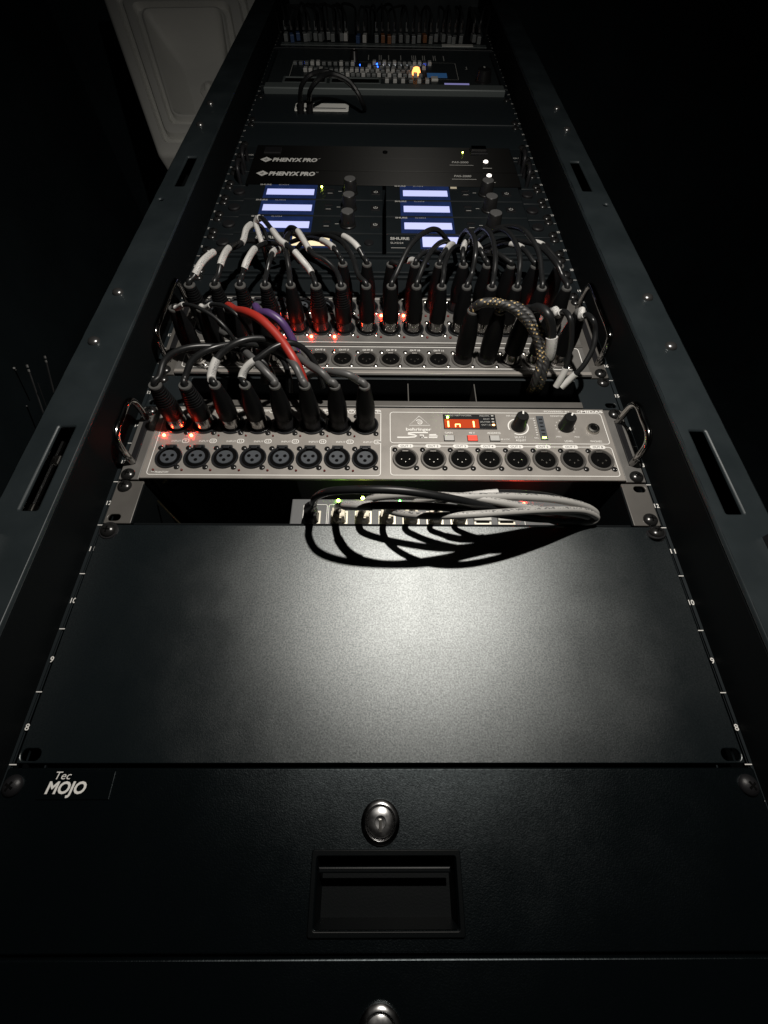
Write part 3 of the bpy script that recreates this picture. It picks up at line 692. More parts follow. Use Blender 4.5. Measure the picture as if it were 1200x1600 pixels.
# ------------------------------------------------------------------ half rack receivers
rank = {9: 'bottom row', 10: 'third row down', 11: 'second row down', 12: 'top row'}
for k in (9, 10, 11, 12):
    z0 = k*U; z1 = z0+U
    for side in (0, 1):
        xa, xb = ((-.2052, -.0020), (.0030, .2042))[side]
        col_ = ('left', 'right')[side]
        if k == 9: lab = ('black receiver with cream lit screen half hidden by cables', 'black receiver with small pale screen and round button, lowest right')[side]
        else: lab = 'black receiver with bluish lit screen and knob, %s in the %s column' % (rank[k], col_)
        t = thing('wireless_receiver', lab, 'receiver', ((xa+xb)/2, 0, z0), 'half rack wireless receivers in two columns')
        part('receiver_face', MB().box(xa, xb, -.0060, .0001, z0+.0012, z1-.0012, .0012), 'unit_black', t)
        part('receiver_case', MB().box(xa+.002, xb-.002, .0002, .24, z0+.0018, z1-.0018), 'unit_black', t)
        s = -1 if side == 0 else 1
        ex0, ex1 = sorted((s*.2058, s*.2413))
        er = part('rack_bracket', plate([rrect(ex0, ex1, z0+.001, z1-.001, .001, 2)] + ear_holes(s, z0, 1), -.0034, 0, .0007), 'unit_black', t)
        part('bracket_boss', MB().lathe([(.0085, 0), (.0085, .0022), (.0070, .0034), (0, .0034)], (s*.2155, -.0034, z0+.0235), n=22), 'plastic_black', er)
        screw(t, s*.2335, z0+.00635, -.0034); screw(t, s*.2335, z0+.0381, -.0034)
        y = -.0060
        o = xa
        if k > 9:
            sx0 = (-.1780, .0240)[side]; sx1 = (-.1000, .0980)[side]
            dpl = part('display', MB().box(sx0, sx1, y-.0008, y-.0001, z0+.0030, z1-.0030, .0004), 'screen_glass', t)
            part('lit_screen', MB().box(sx0+.0045, sx1-.0035, y-.0011, y-.0009, z0+.0115, z0+.0280), 'screen_lit', dpl)
            kx = (-.0495, .1515)[side]; knob(t, kx, z0+.0200, y, .0102, .0185, 0, 'plastic_black', 'knob_top')
            for (dx, dz) in ((-.030, .0075), (-.030, -.0035)):
                part('push_button', MB().box(kx+dx-.0055, kx+dx+.0055, y-.0016, y-.0001, z0+.0205+dz-.0022, z0+.0205+dz+.0022, .0006), 'plastic_black', t)
            px_ = (-.0120, .1830)[side]
            pb = part('power_button', MB().box(px_-.0065, px_+.0065, y-.0014, y-.0001, z0+.0150, z0+.0270, .0006), 'plastic_black', t)
            join('power_symbol', [line(circ(px_, z0+.0210, .0026, 14)[5:]+circ(px_, z0+.0210, .0026, 14)[:3], .0009, y-.0016), line([(px_, z0+.0210), (px_, z0+.0242)], .0009, y-.0016)], 'dim_print', pb)
            its = [text('SHURE', sx0-.0055+.006, z1-.0045, .0170, .0035, y-.0012, bold=.03), text('SLXD4', sx0+.0275, z1-.0045, .0150, .0024, y-.0012), line([(kx-.0335, z0+.0305), (kx-.0265, z0+.0305)], .0010, y-.0002), line([(kx-.0185, z0+.0245), (kx-.0135, z0+.0245)], .0010, y-.0002), line([(kx-.0335, z0+.0155), (kx-.0265, z0+.0155)], .0010, y-.0018)]
            join('lettering', its, 'dim_print', t)
            if k == 12 and side == 0: led(t, -.0935, z1-.0075, y, 'led_yellow', .0010)
            if k == 12 and side == 1: part('yellow_sticker', MB().box(.1005, .1100, y-.0005, y-.0001, z1-.0080, z1-.0030), 'paper_cream', t)
        else:
            sx0, sx1 = ((-.1230, -.0730), (.0520, .1010))[side]
            dpl = part('display', MB().box(sx0-.003, sx1+.003, y-.0008, y-.0001, z0+.0100, z1-.0030, .0004), 'screen_glass', t)
            part('lit_screen', MB().box(sx0, sx1, y-.0011, y-.0009, z0+.0135, z0+.0370), ('screen_cream', 'screen_lit')[side], dpl)
            bx = (-.0200, .1680)[side]
            part('push_button', MB().lathe([(.0062, 0), (.0062, .0012), (.0055, .0022), (0, .0022)], (bx, y, z0+.022), n=20), 'plastic_black', t)
            tx = (-.160, .0215)[side]
            join('lettering', [text('SHURE', tx, z0+.034, .0260, .0060, y-.0002, bold=.03), text('SLXD24', tx-.004, z0+.0235, .0170, .0040, y-.0002), line([(tx-.012, z0+.012), (tx+.014, z0+.012)], .0009, y-.0002)], 'dim_print', t)

# ------------------------------------------------------------------ antenna distributors
for k, nm in ((13, 'lower of the two black units with white diamond emblem and wide lettering'), (14, 'upper of the two black units with white diamond emblem and wide lettering')):
    z0 = k*U; t = thing('antenna_distributor', nm, 'rack unit', (0, 0, z0))
    brush_uv(part('face_plate', MB().box(-.2100, .2100, -.0060, -.0001, z0+.0010, z0+U-.0010, .0010), 'brushed_black', t))
    part('chassis', MB().box(-.2050, .2050, .0001, .22, z0+.0016, z0+U-.0016), 'unit_black', t)
    for s in (-1, 1):
        ex0, ex1 = sorted((s*.2103, s*.2413))
        part('ear', plate([rrect(ex0, ex1, z0+.001, z0+U-.001, .001, 2)] + ear_holes(s, z0, 1), -.003, 0, .0006), 'unit_black', t)
        handle(t, s*.2190, z0+.008, z0+U-.008, -.003, .022, 'plastic_black', .003, False)
        screw(t, s*.2335, z0+.00635, -.003); screw(t, s*.2335, z0+.0381, -.003)
    zc = z0+.0335 if k == 14 else z0+.0325; y = -.0060
    d = [(-.1980, zc), (-.1885, zc+.0085), (-.1790, zc), (-.1885, zc-.0085)]
    di = [(-.1925, zc), (-.1885, zc+.0036), (-.1845, zc), (-.1885, zc-.0036)]
    its = [plate([d, di], y-.0003, y-.0001), line([(-.1905, zc), (-.1820, zc)], .0018, y-.0003), text('PHENYX PRO', -.1425, zc, .0715, .0112, y-.0001, shear=.16, bold=.05), text('TM', -.1040, zc+.005, .0035, .0025, y-.0001)]
    join('lettering', its, 'dimmed_print', t)
    join('model_lettering', [text('PAS-2000', .1225, zc-.0010, .0270, .0058, y-.0001, shear=.2, bold=.02), line([(.1050, zc-.0110), (.1430, zc-.0110)], .0012, y-.0002)], 'dim_print', t)
    pb = part('power_button', MB().lathe([(.0038, 0), (.0038, .0010), (.0030, .0018), (0, .0018)], (.1640, y, zc+.001), n=16), 'led_white', t)
    join('power_mark', [line([(.1570, zc-.0200), (.1715, zc-.0200)], .0016, y-.0002)], 'dim_print', t)
z0 = 15*U
t = thing('power_unit', 'plain dark one unit device above the lettered units with two small rocker sockets', 'rack unit', (0, 0, z0))
brush_uv(part('face_plate', MB().box(-.2100, .2100, -.0050, -.0001, z0+.0010, z0+U-.0010, .0010), 'brushed_black', t))
for s in (-1, 1):
    ex0, ex1 = sorted((s*.2103, s*.2413))
    part('ear', plate([rrect(ex0, ex1, z0+.001, z0+U-.001, .001, 2)] + ear_holes(s, z0, 1), -.003, 0, .0006), 'unit_black', t); screw(t, s*.2335, z0+.00635, -.003); screw(t, s*.2335, z0+.0381, -.003)
    join('ear_lettering', [text(('POWER', 'ON OFF')[s > 0], s*.2200, z0+.012, .0150, .0045, -.0031, bold=.02)], 'dim_print', t)
part('rocker_switch', MB().box(.1420, .1700, -.0085, -.0051, z0+.014, z0+.036, .001), 'plastic_black', t)
part('rocker_paddle', MB().box(.1440, .1680, -.0115, -.0086, z0+.022, z0+.034, .001), 'dark_chrome', t)
part('inlet', MB().box(-.1950, -.1680, -.0080, -.0051, z0+.010, z0+.030, .001), 'plastic_black', t)
part('vent_screw', MB().lathe([(.004, 0), (.004, .002), (0, .003)], (.0020, -.005, z0+.020), n=10), 'hole_black', t)
led(t, .1300, z0+.024, -.005, 'led_yellow', .0008)

# ------------------------------------------------------------------ blank 2U panel and shelf with a pale plate
t = thing('blank_panel', 'dark two unit blank panel above the brushed units, below the shelf', 'rack panel', (0, 0, 16*U))
part('panel_sheet', plate([rrect(-.2413, .2413, 16*U+.0006, 18*U-.0006, .0008, 2)] + sum((ear_holes(s, 16*U, 2) for s in (-1, 1)), []), -.0022, 0, .0006), 'rail_paint', t)
for s in (-1, 1): screw(t, s*.2335, 16*U+.0066, -.0022); screw(t, s*.2335, 18*U-.0066, -.0022)
t = thing('rack_shelf', 'dark upper shelf front with a pale plate on it below the mixing console', 'rack shelf', (0, 0, 18*U))
part('shelf_front', MB().box(-.2410, .2410, -.0045, -.0001, 18*U+.0012, 21*U-.0060, .0012), 'rail_paint', t)
part('shelf_floor', MB().box(-.2200, .2200, .0002, .4, 18*U+.002, 18*U+.004), 'inner_paint', t)
pl = part('pale_plate', plate([rrect(-.1635, -.0650, .8470, .8800, .003, 3)], -.0062, -.0047, .0004), 'housing_white', t)
part('plate_slot', MB().box(-.150, -.070, -.0066, -.0063, .8560, .8590), 'insert_dark', pl)
for s in (-1, 1): screw(t, s*.2335, 18*U+.0075, -.0045); screw(t, s*.2335, 20*U+.020, -.0045)

# ------------------------------------------------------------------ mixing console
mz0, mz1 = .9330, 1.1700
mx_ = thing('mixing_console', 'dark rack mixing console with small pale buttons, a glowing amber lamp and blue lights', 'mixer', (0, 0, mz0))
part('console_face', MB().box(-.2300, .2300, -.0060, .0010, .9640, mz1, .0010), 'mixer_face', mx_)
part('console_case', MB().box(-.2200, .2200, .0012, .2, mz0+.002, mz1-.002), 'unit_black', mx_)
part('console_lip', MB().box(-.2300, .2330, -.0120, -.0002, .9345, .9600, .0020), 'mixer_lip', mx_)
for xa, xb in ((-.1960, -.1170), (-.1030, -.0100)):
    fr = part('screen_frame', plate([rrect(xa-.004, xb+.004, .9720, 1.0040, .002, 3), rrect(xa, xb, .9760, 1.0000, .001, 2)], -.0085, -.0061, .0004), 'mixer_lip', mx_)
    part('screen', MB().box(xa, xb, -.0068, -.0061, .9760, 1.0000), 'hole_black', fr)
bm = MB().box(-.0036, .0036, -.0045, 0, -.0045, .0045, .001).mesh('push_button'); bm.materials.append(M['cap_dull'])
bw = MB().box(-.0036, .0036, -.0055, 0, -.0060, .0060, .001).mesh('push_button'); bw.materials.append(M['cap_pale'])
random.seed(3)
for r_, (z, xs) in enumerate(((1.0200, [-.115+i*.0105 for i in range(19)]), (1.0420, [-.160+i*.0105 for i in range(23)]), (1.0620, [-.030+i*.0125 for i in range(10)]), (.9900, [.0060+i*.0160 for i in range(6)]), (1.0860, [-.020+i*.0105 for i in range(12)]), (1.0800, [-.185+i*.0120 for i in range(11)]))):
    for x in xs:
        o = inst('push_button', bm if random.random() < .62 else bw, mx_, (x, -.006, z))
part('amber_lamp', MB().lathe([(.0085, 0), (.0085, .004), (.006, .010), (0, .012)], (.0655, -.006, 1.0310), n=18), 'lamp_amber', mx_)
for (x, z) in ((-.0140, 1.0700), (-.0140, 1.0850), (.0850, 1.0800), (-.0500, 1.0780), (-.1650, 1.0900)): led(mx_, x, z, -.006, 'led_blue', .0023 if x > -.02 else .0011)
for k in range(7): led(mx_, -.0020+k*.0125, 1.0780, -.006, 'led_white_dim', .0014)
part('lit_screen', MB().box(.1200, .1690, -.0068, -.0061, .9650, .9850), 'screen_violet', mx_)
part('lit_screen', MB().box(.0880, .1280, -.0068, -.0061, 1.0150, 1.0380), 'screen_blue', mx_)
part('lamp_button', MB().box(.0950, .1080, -.0100, -.0062, .9950, 1.0100, .001), 'led_white', mx_).data.materials[0] = M['cap_white']
knob(mx_, .1985, 1.0000, -.006, .0150, .0180, 0, 'dim_print'); knob(mx_, -.0620, 1.0950, -.006, .0085, .0180, 0)
its = [box_line(-.190, .150, 1.0050, 1.0980, .0008, -.0062, .002), line([(-.205, .9680), (-.110, .9680)], .0012, -.0062)]
for x, n_ in ((-.033, 1), (-.010, 2), (.010, 1), (.036, 1), (.060, 3), (.083, 2), (.106, 2), (.128, 1)):
    for q in range(n_): its.append(line([(x+q*.004, 1.1100), (x+q*.004, 1.1400)], .0016, -.0062))
its.append(line([(.168, 1.0620), (.172, 1.0620), (.172, 1.0780)], .0016, -.0062))
join('lettering', its, 'dim_print', mx_)
for s in (-1, 1):
    part('side_cheek', MB().box(*sorted((s*.2335, s*.2412)), -.006, .05, .962, mz1-.002, .001), 'unit_black', mx_)

# ------------------------------------------------------------------ patch bay at the top
pz = 1.2000
pbk = thing('patch_bay', 'patch panel near the rack top with a row of small pale connectors', 'patch panel', (0, 0, pz))
part('panel_sheet', MB().box(-.2413, .2413, -.0040, 0, pz-.010, pz+.085, .001), 'unit_black', pbk)
part('label_strip', MB().box(-.2300, .2300, -.0052, -.0041, pz+.002, pz+.020, .0006), 'mixer_lip', pbk)
part('label_strip', MB().box(.1300, .2000, -.0062, -.0053, pz+.004, pz+.018, .0006), 'cap_white', pbk)
cm = MB().box(-.0040, .0040, -.012, 0, -.012, .004, .0012).mesh('connector')
variants = []
for m_ in ('cap_pale', 'cap_orange', 'cap_blue', 'cap_dull'):
    me = cm.copy(); me.materials.append(M[m_]); variants.append(me)
for i in range(33):
    x = -.221+i*.0136
    v = variants[1] if i in (16, 17, 23) else variants[2] if i in (1, 2, 12) else variants[0] if random.random() < .12 else variants[3]
    if i in (11, 14, 30): continue
    inst('connector', v, pbk, (x+random.uniform(-.002, .002), -.0062, pz+.033+random.uniform(-.010, .012))).rotation_euler = (0, random.uniform(-.3, .3), 0)
for i in range(0, 33):
    if i in (11, 14, 30): continue
    x = -.221+i*.0136
    q1, q2, q3 = random.uniform(-.012, .012), random.uniform(-.03, .03), random.uniform(.55, 1.1)
    pts = [(x, -.020, pz+.035), (x+.001, -.040, pz+.038), (x+q1, -.052, pz+.035+.035*q3), (x+q2, -.040, pz+.035+.07*q3), (x+q2, -.012, pz+.035+.085*q3), (x+q2, .02, pz+.035+.085*q3)]
    tt = thing('patch_lead', 'thin black patch lead curving up out of the patch panel', 'cable', (x, -.02, pz+.035), 'patch leads in the top panel')
    part('lead', MB().tube(spline(pts, 5), .0022, 6), 'cable_black', tt)
    part('boot', MB().tube(spline([(x, -.0205, pz+.0355), (x, -.034, pz+.037)], 3), .0028, 8), 'cable_dark_grey' if i % 5 else 'cap_dull', tt)

# ------------------------------------------------------------------ plugs and cables
def plug_meshes(L, tip, base, ribs=False):
    b = base
    prof = [(b*.90, .0120), (b, .0132), (b, .0250), (b*.97, L*.56)]
    if ribs:
        n = 7
        for k in range(n):
            h = L*.58 + (L*.93-L*.58)*k/n; r = b*.95+(tip*1.06-b*.95)*k/n
            prof += [(r, h), (r, h+L*.028), (r*.90, h+L*.032), (r*.90, h+L*.044)]
    prof += [(tip*1.12, L*.94), (tip, L-.0008), (tip*.93, L), (tip*.62, L), (tip*.58, L-.003)]
    shell = MB().lathe(prof, n=24).mesh('connector_shell')
    col = MB().lathe([(b*.98, .0002), (b*.98, .0040), (b*.93, .0050), (b*.93, .0122), (b*.90, .0128)], n=24).mesh('collar')
    return shell, col
PM = {}
def plug_set(kind):
    if kind not in PM:
        PM[kind] = {'short': plug_meshes(.0515, .0050, .0090), 'ribbed': plug_meshes(.0510, .0056, .0092, True), 'long': plug_meshes(.0595, .0056, .0098)}[kind]
    return PM[kind]
PL = {'short': .0515, 'ribbed': .0510, 'long': .0595}
COLV = {}
RING = {}
for _k, _t in (('short', .0050), ('ribbed', .0056), ('long', .0056)):
    RING[_k] = MB().lathe([(_t*1.03, -.0010), (_t*1.03, .0002), (_t*.95, .0009), (_t*.62, .0009), (_t*.58, -.0020)], n=20).mesh('lit_rim'); RING[_k].materials.append(M['ring_grey'])  # added paler rim; the light on the plug tip is put into its colour
def mesh_with(me, m):
    key = (me.name, m)
    if key not in COLV: c = me.copy(); c.materials.clear(); c.materials.append(M[m]); COLV[key] = c
    return COLV[key]
def xlr(label, x, z, way, kind='short', collar='dark_chrome', cable='cable_black', r=.0027, labels=(), shell='rubber_black', y=FY, group='plug cables of the stage boxes', per=8, cat='audio cable', name='microphone_cable', braid=False):
    t = thing(name, label, cat, (x, y, z), group)
    sh, co = plug_set(kind); L = PL[kind]
    a = inst('connector_shell', mesh_with(sh, shell), t, (x, y, z)); a.rotation_euler = (0, random.uniform(-.2, .2), 0)
    c = inst('collar', mesh_with(co, collar), t, (x, y, z))
    inst('lit_rim', RING[kind], t, (x, y-L, z))
    pts = [Vector((x, y-L+.012, z)), Vector((x, y-L-.002, z))] + [at(*w) for w in way]
    path = spline(pts, per)
    cb = part('cable', MB().tube(path, r, 10), cable, t)
    for (f0, f1) in labels:
        part('label_sleeve', MB().tube(sub(path, f0, f1), r*1.28, 12), 'label_white', cb)
    return t
# -- small stage box, upper input row
IXY = lambda i: (IX[i], Z2)
sp = [
 ([(249,588,.060),(258,563,.066),(284,546,.070),(325,541,.066),(375,548,.055),(412,566,.045),(425,585,.035),(430,610,.02)], 'cable_black', .0028, (), 'ribbed'),
 ([(290,588,.060),(301,563,.068),(330,545,.072),(372,537,.066),(410,542,.055),(440,560,.045),(452,590,.03),(455,612,.015)], 'cable_black', .0028, (), 'ribbed'),
 ([(330,590,.058),(334,572,.064),(346,552,.070),(374,534,.074),(408,529,.070),(440,540,.060),(464,566,.045),(480,600,.025)], 'cable_black', .0029, ((.13,.27),), 'short'),
 ([(378,590,.058),(385,575,.064),(402,561,.070),(430,542,.074),(456,536,.072),(478,548,.062),(494,572,.048),(505,605,.025)], 'cable_black', .0027, ((.16,.31),), 'short'),
 ([(428,595,.060),(412,578,.066),(394,560,.066),(378,545,.056),(365,530,.045),(340,515,.035)], 'cable_dark_grey', .0035, (), 'short'),
 ([(471,592,.060),(461,572,.066),(447,556,.064),(432,548,.055),(420,548,.045),(414,570,.03),(412,600,.015)], 'cable_dark_grey', .0035, (), 'short'),
 ([(514,595,.060),(502,582,.066),(484,571,.064),(466,557,.058),(450,538,.050),(430,525,.04)], 'cable_dark_grey', .0035, (), 'short'),
 ([(559,594,.060),(545,586,.066),(525,582,.064),(505,581,.054),(485,585,.040),(470,600,.022)], 'cable_dark_grey', .0033, (), 'short')]
snames = ['leftmost plug of the small stage box, cable arching right, red light at its foot', 'second plug from the left in the small stage box, red light shining beside its collar',
 'plug with upright white tag on its cable, third along the small stage box', 'plug with slanting white tag on its cable, fourth along the small stage box',
 'plain black plug with thick grey cable, fifth along the small stage box', 'plug directly before the red cable, sixth along the small stage box',
 'plug with thick grey cable, second from right in the small stage box inputs', 'rightmost plugged input of the small stage box, grey cable bending left']
for i, (w, c, r, lb_, kd) in enumerate(sp):
    xlr(snames[i], IX[i], Z2, w, kd, 'dark_chrome' if i < 4 else 'plastic_black', c, r, lb_)
# -- large stage box outputs
xlr('first output plug from the left, thin cable with white tag curving down right', CX[0], ZO, [(277,482,.066),(287,476,.075),(305,479,.078),(330,492,.074),(352,512,.066),(368,535,.052),(380,565,.03)], 'long', r=.0019, labels=((.14,.30),))
xlr('second output plug from the left, thin white tagged cable curving down right', CX[1], ZO, [(320,482,.068),(332,476,.076),(350,478,.078),(370,492,.074),(386,512,.064),(395,535,.05),(400,570,.03)], 'long', r=.0019, labels=((.14,.30),))
xlr('thick red cable arching from an output of the large stage box down behind plugs', CX[2], ZO, [(368,485,.072),(385,488,.080),(408,500,.082),(436,528,.076),(458,560,.068),(472,588,.055),(480,612,.04)], 'long', cable='cable_red', r=.0041)
xlr('thick violet cable beside the red one, arching down from the large stage box', CX[3], ZO, [(406,488,.070),(420,490,.074),(438,502,.070),(452,522,.060),(462,545,.048),(468,575,.03)], 'long', cable='cable_violet', r=.0039)
xlr('left black cable with gold flecked braid arching right over the output plugs', CX[11], ZO, [(740,482,.066),(752,474,.074),(775,473,.075),(803,483,.073),(828,508,.063),(842,538,.050),(845,566,.038),(838,590,.026),(832,605,.012),(828,611,-.006),(826,611,-.04)], 'long', collar='plastic_black', cable='braid', r=.0042, name='braided_cable')
xlr('right black cable with gold flecked braid dropping below the output plugs', CX[12], ZO, [(780,484,.066),(796,476,.074),(816,483,.072),(836,503,.066),(850,532,.054),(853,560,.042),(849,584,.030),(844,602,.016),(840,611,-.004),(838,611,-.04)], 'long', collar='plastic_black', cable='braid', r=.0039, name='braided_cable')
xlr('thick black cable looping right of the braided cables, white tag at its end', CX[13], ZO, [(828,484,.068),(842,481,.078),(856,492,.080),(862,515,.068),(861,540,.054),(857,560,.040),(850,580,.020)], 'long', collar='dark_chrome', r=.0042, labels=((.62,.80),))
xlr('plug with thin grey cable and two white tags, second from right in the outputs', CX[14], ZO, [(872,492,.066),(881,487,.074),(890,496,.078),(893,518,.068),(891,545,.054),(884,575,.038),(876,592,.028),(869,604,.020)], 'long', collar='dark_chrome', r=.0026, labels=((.10,.25), (.83,1.)))
xlr('rightmost output plug, thin cable with white tags swinging out beside the handle', CX[15], ZO, [(908,496,.064),(916,492,.070),(926,500,.074),(930,518,.066),(926,545,.055),(911,572,.042),(893,590,.030),(877,605,.020)], 'long', collar='dark_chrome', r=.0026, labels=((.10,.25), (.85,1.)))
# -- large stage box, lower input row
Bw = [
 ([(303,432,.060),(317,408,.066),(340,391,.060),(364,387,.052),(379,378,.050),(385,358,.052),(396,350,.048),(410,356,.036),(420,380,.02)], ((.13,.34), (.58,.78))),
 ([(341,430,.060),(347,406,.066),(360,386,.058),(388,376,.044),(420,385,.025),(430,405,.01)], ((.20,.44),)),
 ([(379,430,.060),(386,408,.068),(402,386,.060),(428,380,.044),(455,395,.02)], ((.20,.46),)),
 ([(417,426,.060),(422,405,.066),(431,391,.058),(452,392,.034),(468,410,.015)], ((.40,.58),)),
 ([(452,425,.060),(448,398,.068),(446,378,.064),(455,364,.050),(478,376,.022)], ()),
 ([(486,425,.060),(473,408,.068),(454,387,.072),(438,376,.072),(424,358,.070),(409,341,.066),(400,347,.058),(404,362,.052),(409,378,.046),(414,395,.034),(418,415,.015)], ((.14,.27), (.34,.50), (.70,.86))),
 ([(524,422,.060),(506,405,.066),(489,397,.068),(477,380,.068),(464,360,.064),(453,356,.056),(446,368,.044),(446,392,.03),(450,415,.012)], ((.38,.60),)),
 ([(560,430,.060),(550,400,.064),(533,377,.060),(505,367,.048),(475,374,.025)], ()),
 ([(618,430,.062),(640,385,.076),(664,363,.076),(683,359,.068),(698,375,.050),(706,388,.030),(712,405,.01)], ()),
 ([(655,432,.062),(668,402,.070),(685,381,.066),(700,378,.050),(708,390,.028),(712,410,.01)], ()),
 ([(693,432,.062),(695,412,.066),(705,390,.058),(717,386,.040),(724,402,.015)], ()),
 ([(737,428,.062),(743,396,.076),(741,372,.078),(731,360,.068),(720,372,.050),(714,392,.028)], ()),
 ([(772,430,.062),(774,402,.070),(769,371,.072),(757,357,.066),(744,364,.052),(731,384,.030),(724,402,.01)], ()),
 ([(811,428,.062),(812,400,.070),(802,373,.070),(786,359,.064),(764,365,.050),(745,381,.030),(732,398,.01)], ()),
 ([(846,428,.062),(841,392,.070),(822,363,.072),(800,354,.062),(774,358,.050),(750,376,.030),(736,398,.01)], ()),
 ([(879,432,.060),(868,410,.066),(846,387,.062),(820,378,.052),(788,375,.040),(755,387,.02)], ())]
desc = ['with two white tags on its cable', 'with one white tag, cable bending right', 'with one white tag on its short arch', 'with a small white tag near the bend', 'with a tall bare cable rising straight up', 'with a high loop carrying three white tags', 'with a loop carrying one long white tag',
 'with a bare cable running left', 'with a tall bare arch to the right', 'with a low bare arch to the right', 'with a short bare cable going up', 'with a bare cable arching left', 'with a bare arch left over a short plug', 'with a wide bare arch to the left', 'with the widest bare arch to the left', 'with a bare cable beside the right rail']
for i, (w, lbs) in enumerate(Bw):
    xlr('lower row plug above output %d, %s' % (i+1, desc[i]), CX[i], ZBr, w, 'ribbed' if i in (0, 1, 2, 3, 5, 6) else 'short', 'dark_chrome' if i > 6 else 'plastic_black', 'cable_black', .0027 if i != 4 else .003, lbs)
# -- large stage box, upper input row
Aw = {6: ([(532,403,.060),(522,388,.066),(503,376,.056),(480,373,.036),(460,392,.015)], ((.22,.46),)),
 7: ([(568,402,.060),(555,382,.067),(530,367,.060),(492,366,.044),(455,378,.02)], ((.18,.38),)),
 8: ([(622,412,.060),(634,406,.062),(650,408,.050),(668,415,.03)], ((.36,.66),)),
 9: ([(652,404,.060),(661,396,.060),(678,393,.048),(700,402,.02)], ()),
 10: ([(689,402,.060),(698,389,.062),(707,382,.050),(717,392,.02)], ((.28,.62),)),
 11: ([(723,404,.060),(724,388,.064),(729,378,.054),(738,384,.034),(742,402,.01)], ((.24,.50),)),
 12: ([(757,404,.060),(750,390,.064),(742,381,.050),(730,390,.02)], ((.28,.58),)),
 13: ([(795,408,.060),(780,398,.060),(764,394,.050),(742,398,.02)], ((.40,.66),)),
 14: ([(833,408,.060),(822,393,.062),(808,384,.056),(788,382,.044),(765,390,.02)], ((.36,.56),)),
 15: ([(868,404,.060),(852,386,.062),(835,379,.056),(812,378,.044),(780,386,.02)], ((.36,.52),))}
adesc = {6: 'white tag, cable running left, leftmost of its row', 7: 'white tag lying under the lit cream screen', 8: 'white tag lying almost flat to the right', 9: 'short bare cable behind a tall arch',
 10: 'white tag sloping under the small pale screen', 11: 'upright white tag amid the arches', 12: 'white tag leaning left amid the arches', 13: 'mostly hidden, white tag turned far left', 14: 'white tag under the widest arch', 15: 'white tag at the right end of its row'}
for i, (w, lbs) in Aw.items():
    xlr('upper row plug above output %d, %s' % (i+1, adesc[i]), CX[i], ZA, w, 'short', 'plastic_black', 'cable_black', .0026, lbs)

# ------------------------------------------------------------------ network cables
def net(label, i, way, m, r, labels=(), plug='plug_clear', boot=None):
    x = PX[i]; z = .0085
    t = thing('network_cable', label, 'network cable', (x, SY, z), 'network cables looping out of the switch')
    pl_ = part('plug', MB().box(x-.0056, x+.0056, SY-.0125, SY-.0014, z-.0002, z+.0088, .0008), plug, t)
    part('latch_tab', MB().box(x-.0030, x+.0030, SY-.0120, SY-.0020, z-.0016, z-.0004, .0003), plug, pl_)
    path = spline([Vector((x, SY-.010, z+.0045)), Vector((x, SY-.019, z+.0045))] + [at(*w) for w in way], 10)
    cb = part('cable', MB().tube(path, r, 10), m, t)
    if boot: part('boot', MB().tube(sub(path, .0, .10), lambda q: .0052-.002*q, 10), boot, cb)
    for f0, f1 in labels: part('label_sleeve', MB().tube(sub(path, f0, f1), r*1.22, 12), 'label_white', cb)
    return t
net('thick black network cable from the leftmost port, outermost of the bundle', 0, [(489,788,.028),(494,777,.050),(515,768,.070),(560,765,.080),(630,767,.082),(700,778,.074),(765,792,.056),(820,804,.038),(870,811,.022),(905,813,.008),(900,806,-.006),(860,800,-.012)], 'cable_black', .0030, (), 'plastic_black', 'plastic_black')
net('black network cable with a white sleeve near its green lit port', 1, [(531,790,.030),(545,790,.048),(575,790,.062),(630,790,.068),(700,793,.062),(760,801,.048),(830,810,.030),(890,812,.016),(905,808,.002),(880,800,-.008)], 'cable_black', .0030, ((.16,.27),))
net('grey network cable with printed jacket running highest to the right loop', 2, [(568,788,.030),(585,778,.046),(640,773,.058),(720,776,.062),(800,776,.056),(870,781,.042),(916,792,.024),(931,804,.012),(915,812,.004),(860,808,-.006)], 'cable_grey', .0030)
net('grey network cable crossing in front, lowest of the pale bundle', 3, [(606,797,.030),(630,803,.044),(680,806,.056),(740,804,.060),(800,800,.056),(860,797,.044),(910,798,.026),(932,808,.012),(918,816,.006),(870,812,-.004)], 'cable_grey', .0028)
net('grey network cable dipping between the printed one and the front one', 4, [(641,790,.030),(660,782,.044),(700,777,.056),(750,780,.060),(800,788,.056),(850,797,.044),(895,802,.026),(918,808,.010),(890,806,-.006)], 'cable_grey', .0028)
net('black network cable in the middle ports with a short white sleeve end', 5, [(680,790,.030),(700,780,.044),(740,774,.054),(790,770,.054),(850,774,.044),(895,786,.030),(915,798,.016),(900,806,.002),(860,806,-.008)], 'cable_black', .0026, ((.26,.40),))
net('thin black network cable from the sixth numbered port hugging the switch', 6, [(717,792,.026),(735,790,.036),(780,796,.040),(830,804,.034),(880,808,.018),(890,806,.002),(860,804,-.010)], 'cable_black', .0026)

# ------------------------------------------------------------------ two leads over the mixer
for (a, b, lab) in ((0, 0, 'left of two black leads looping from the pale plate over the mixer'), (14, 6, 'right of two black leads looping from the pale plate over the mixer')):
    t = thing('audio_lead', lab, 'cable', at(470+a, 171, .01))
    pts = [at(470+a, 173, .008), at(469+a, 160, .020), at(471+a, 135+b, .045), at(485+a, 117+b, .060), at(508+a*.6, 112+b*.6, .060), at(535+a*.5, 122+b*.5, .052), at(557, 142, .040), at(566, 160, .025), at(570, 170, .010)]
    part('lead', MB().tube(spline(pts, 8), .0038, 8), 'cable_black', t)
    part('plug', MB().tube([at(470+a, 176, .005), at(470+a, 160, .020)], .006, 10), 'plastic_black', t)

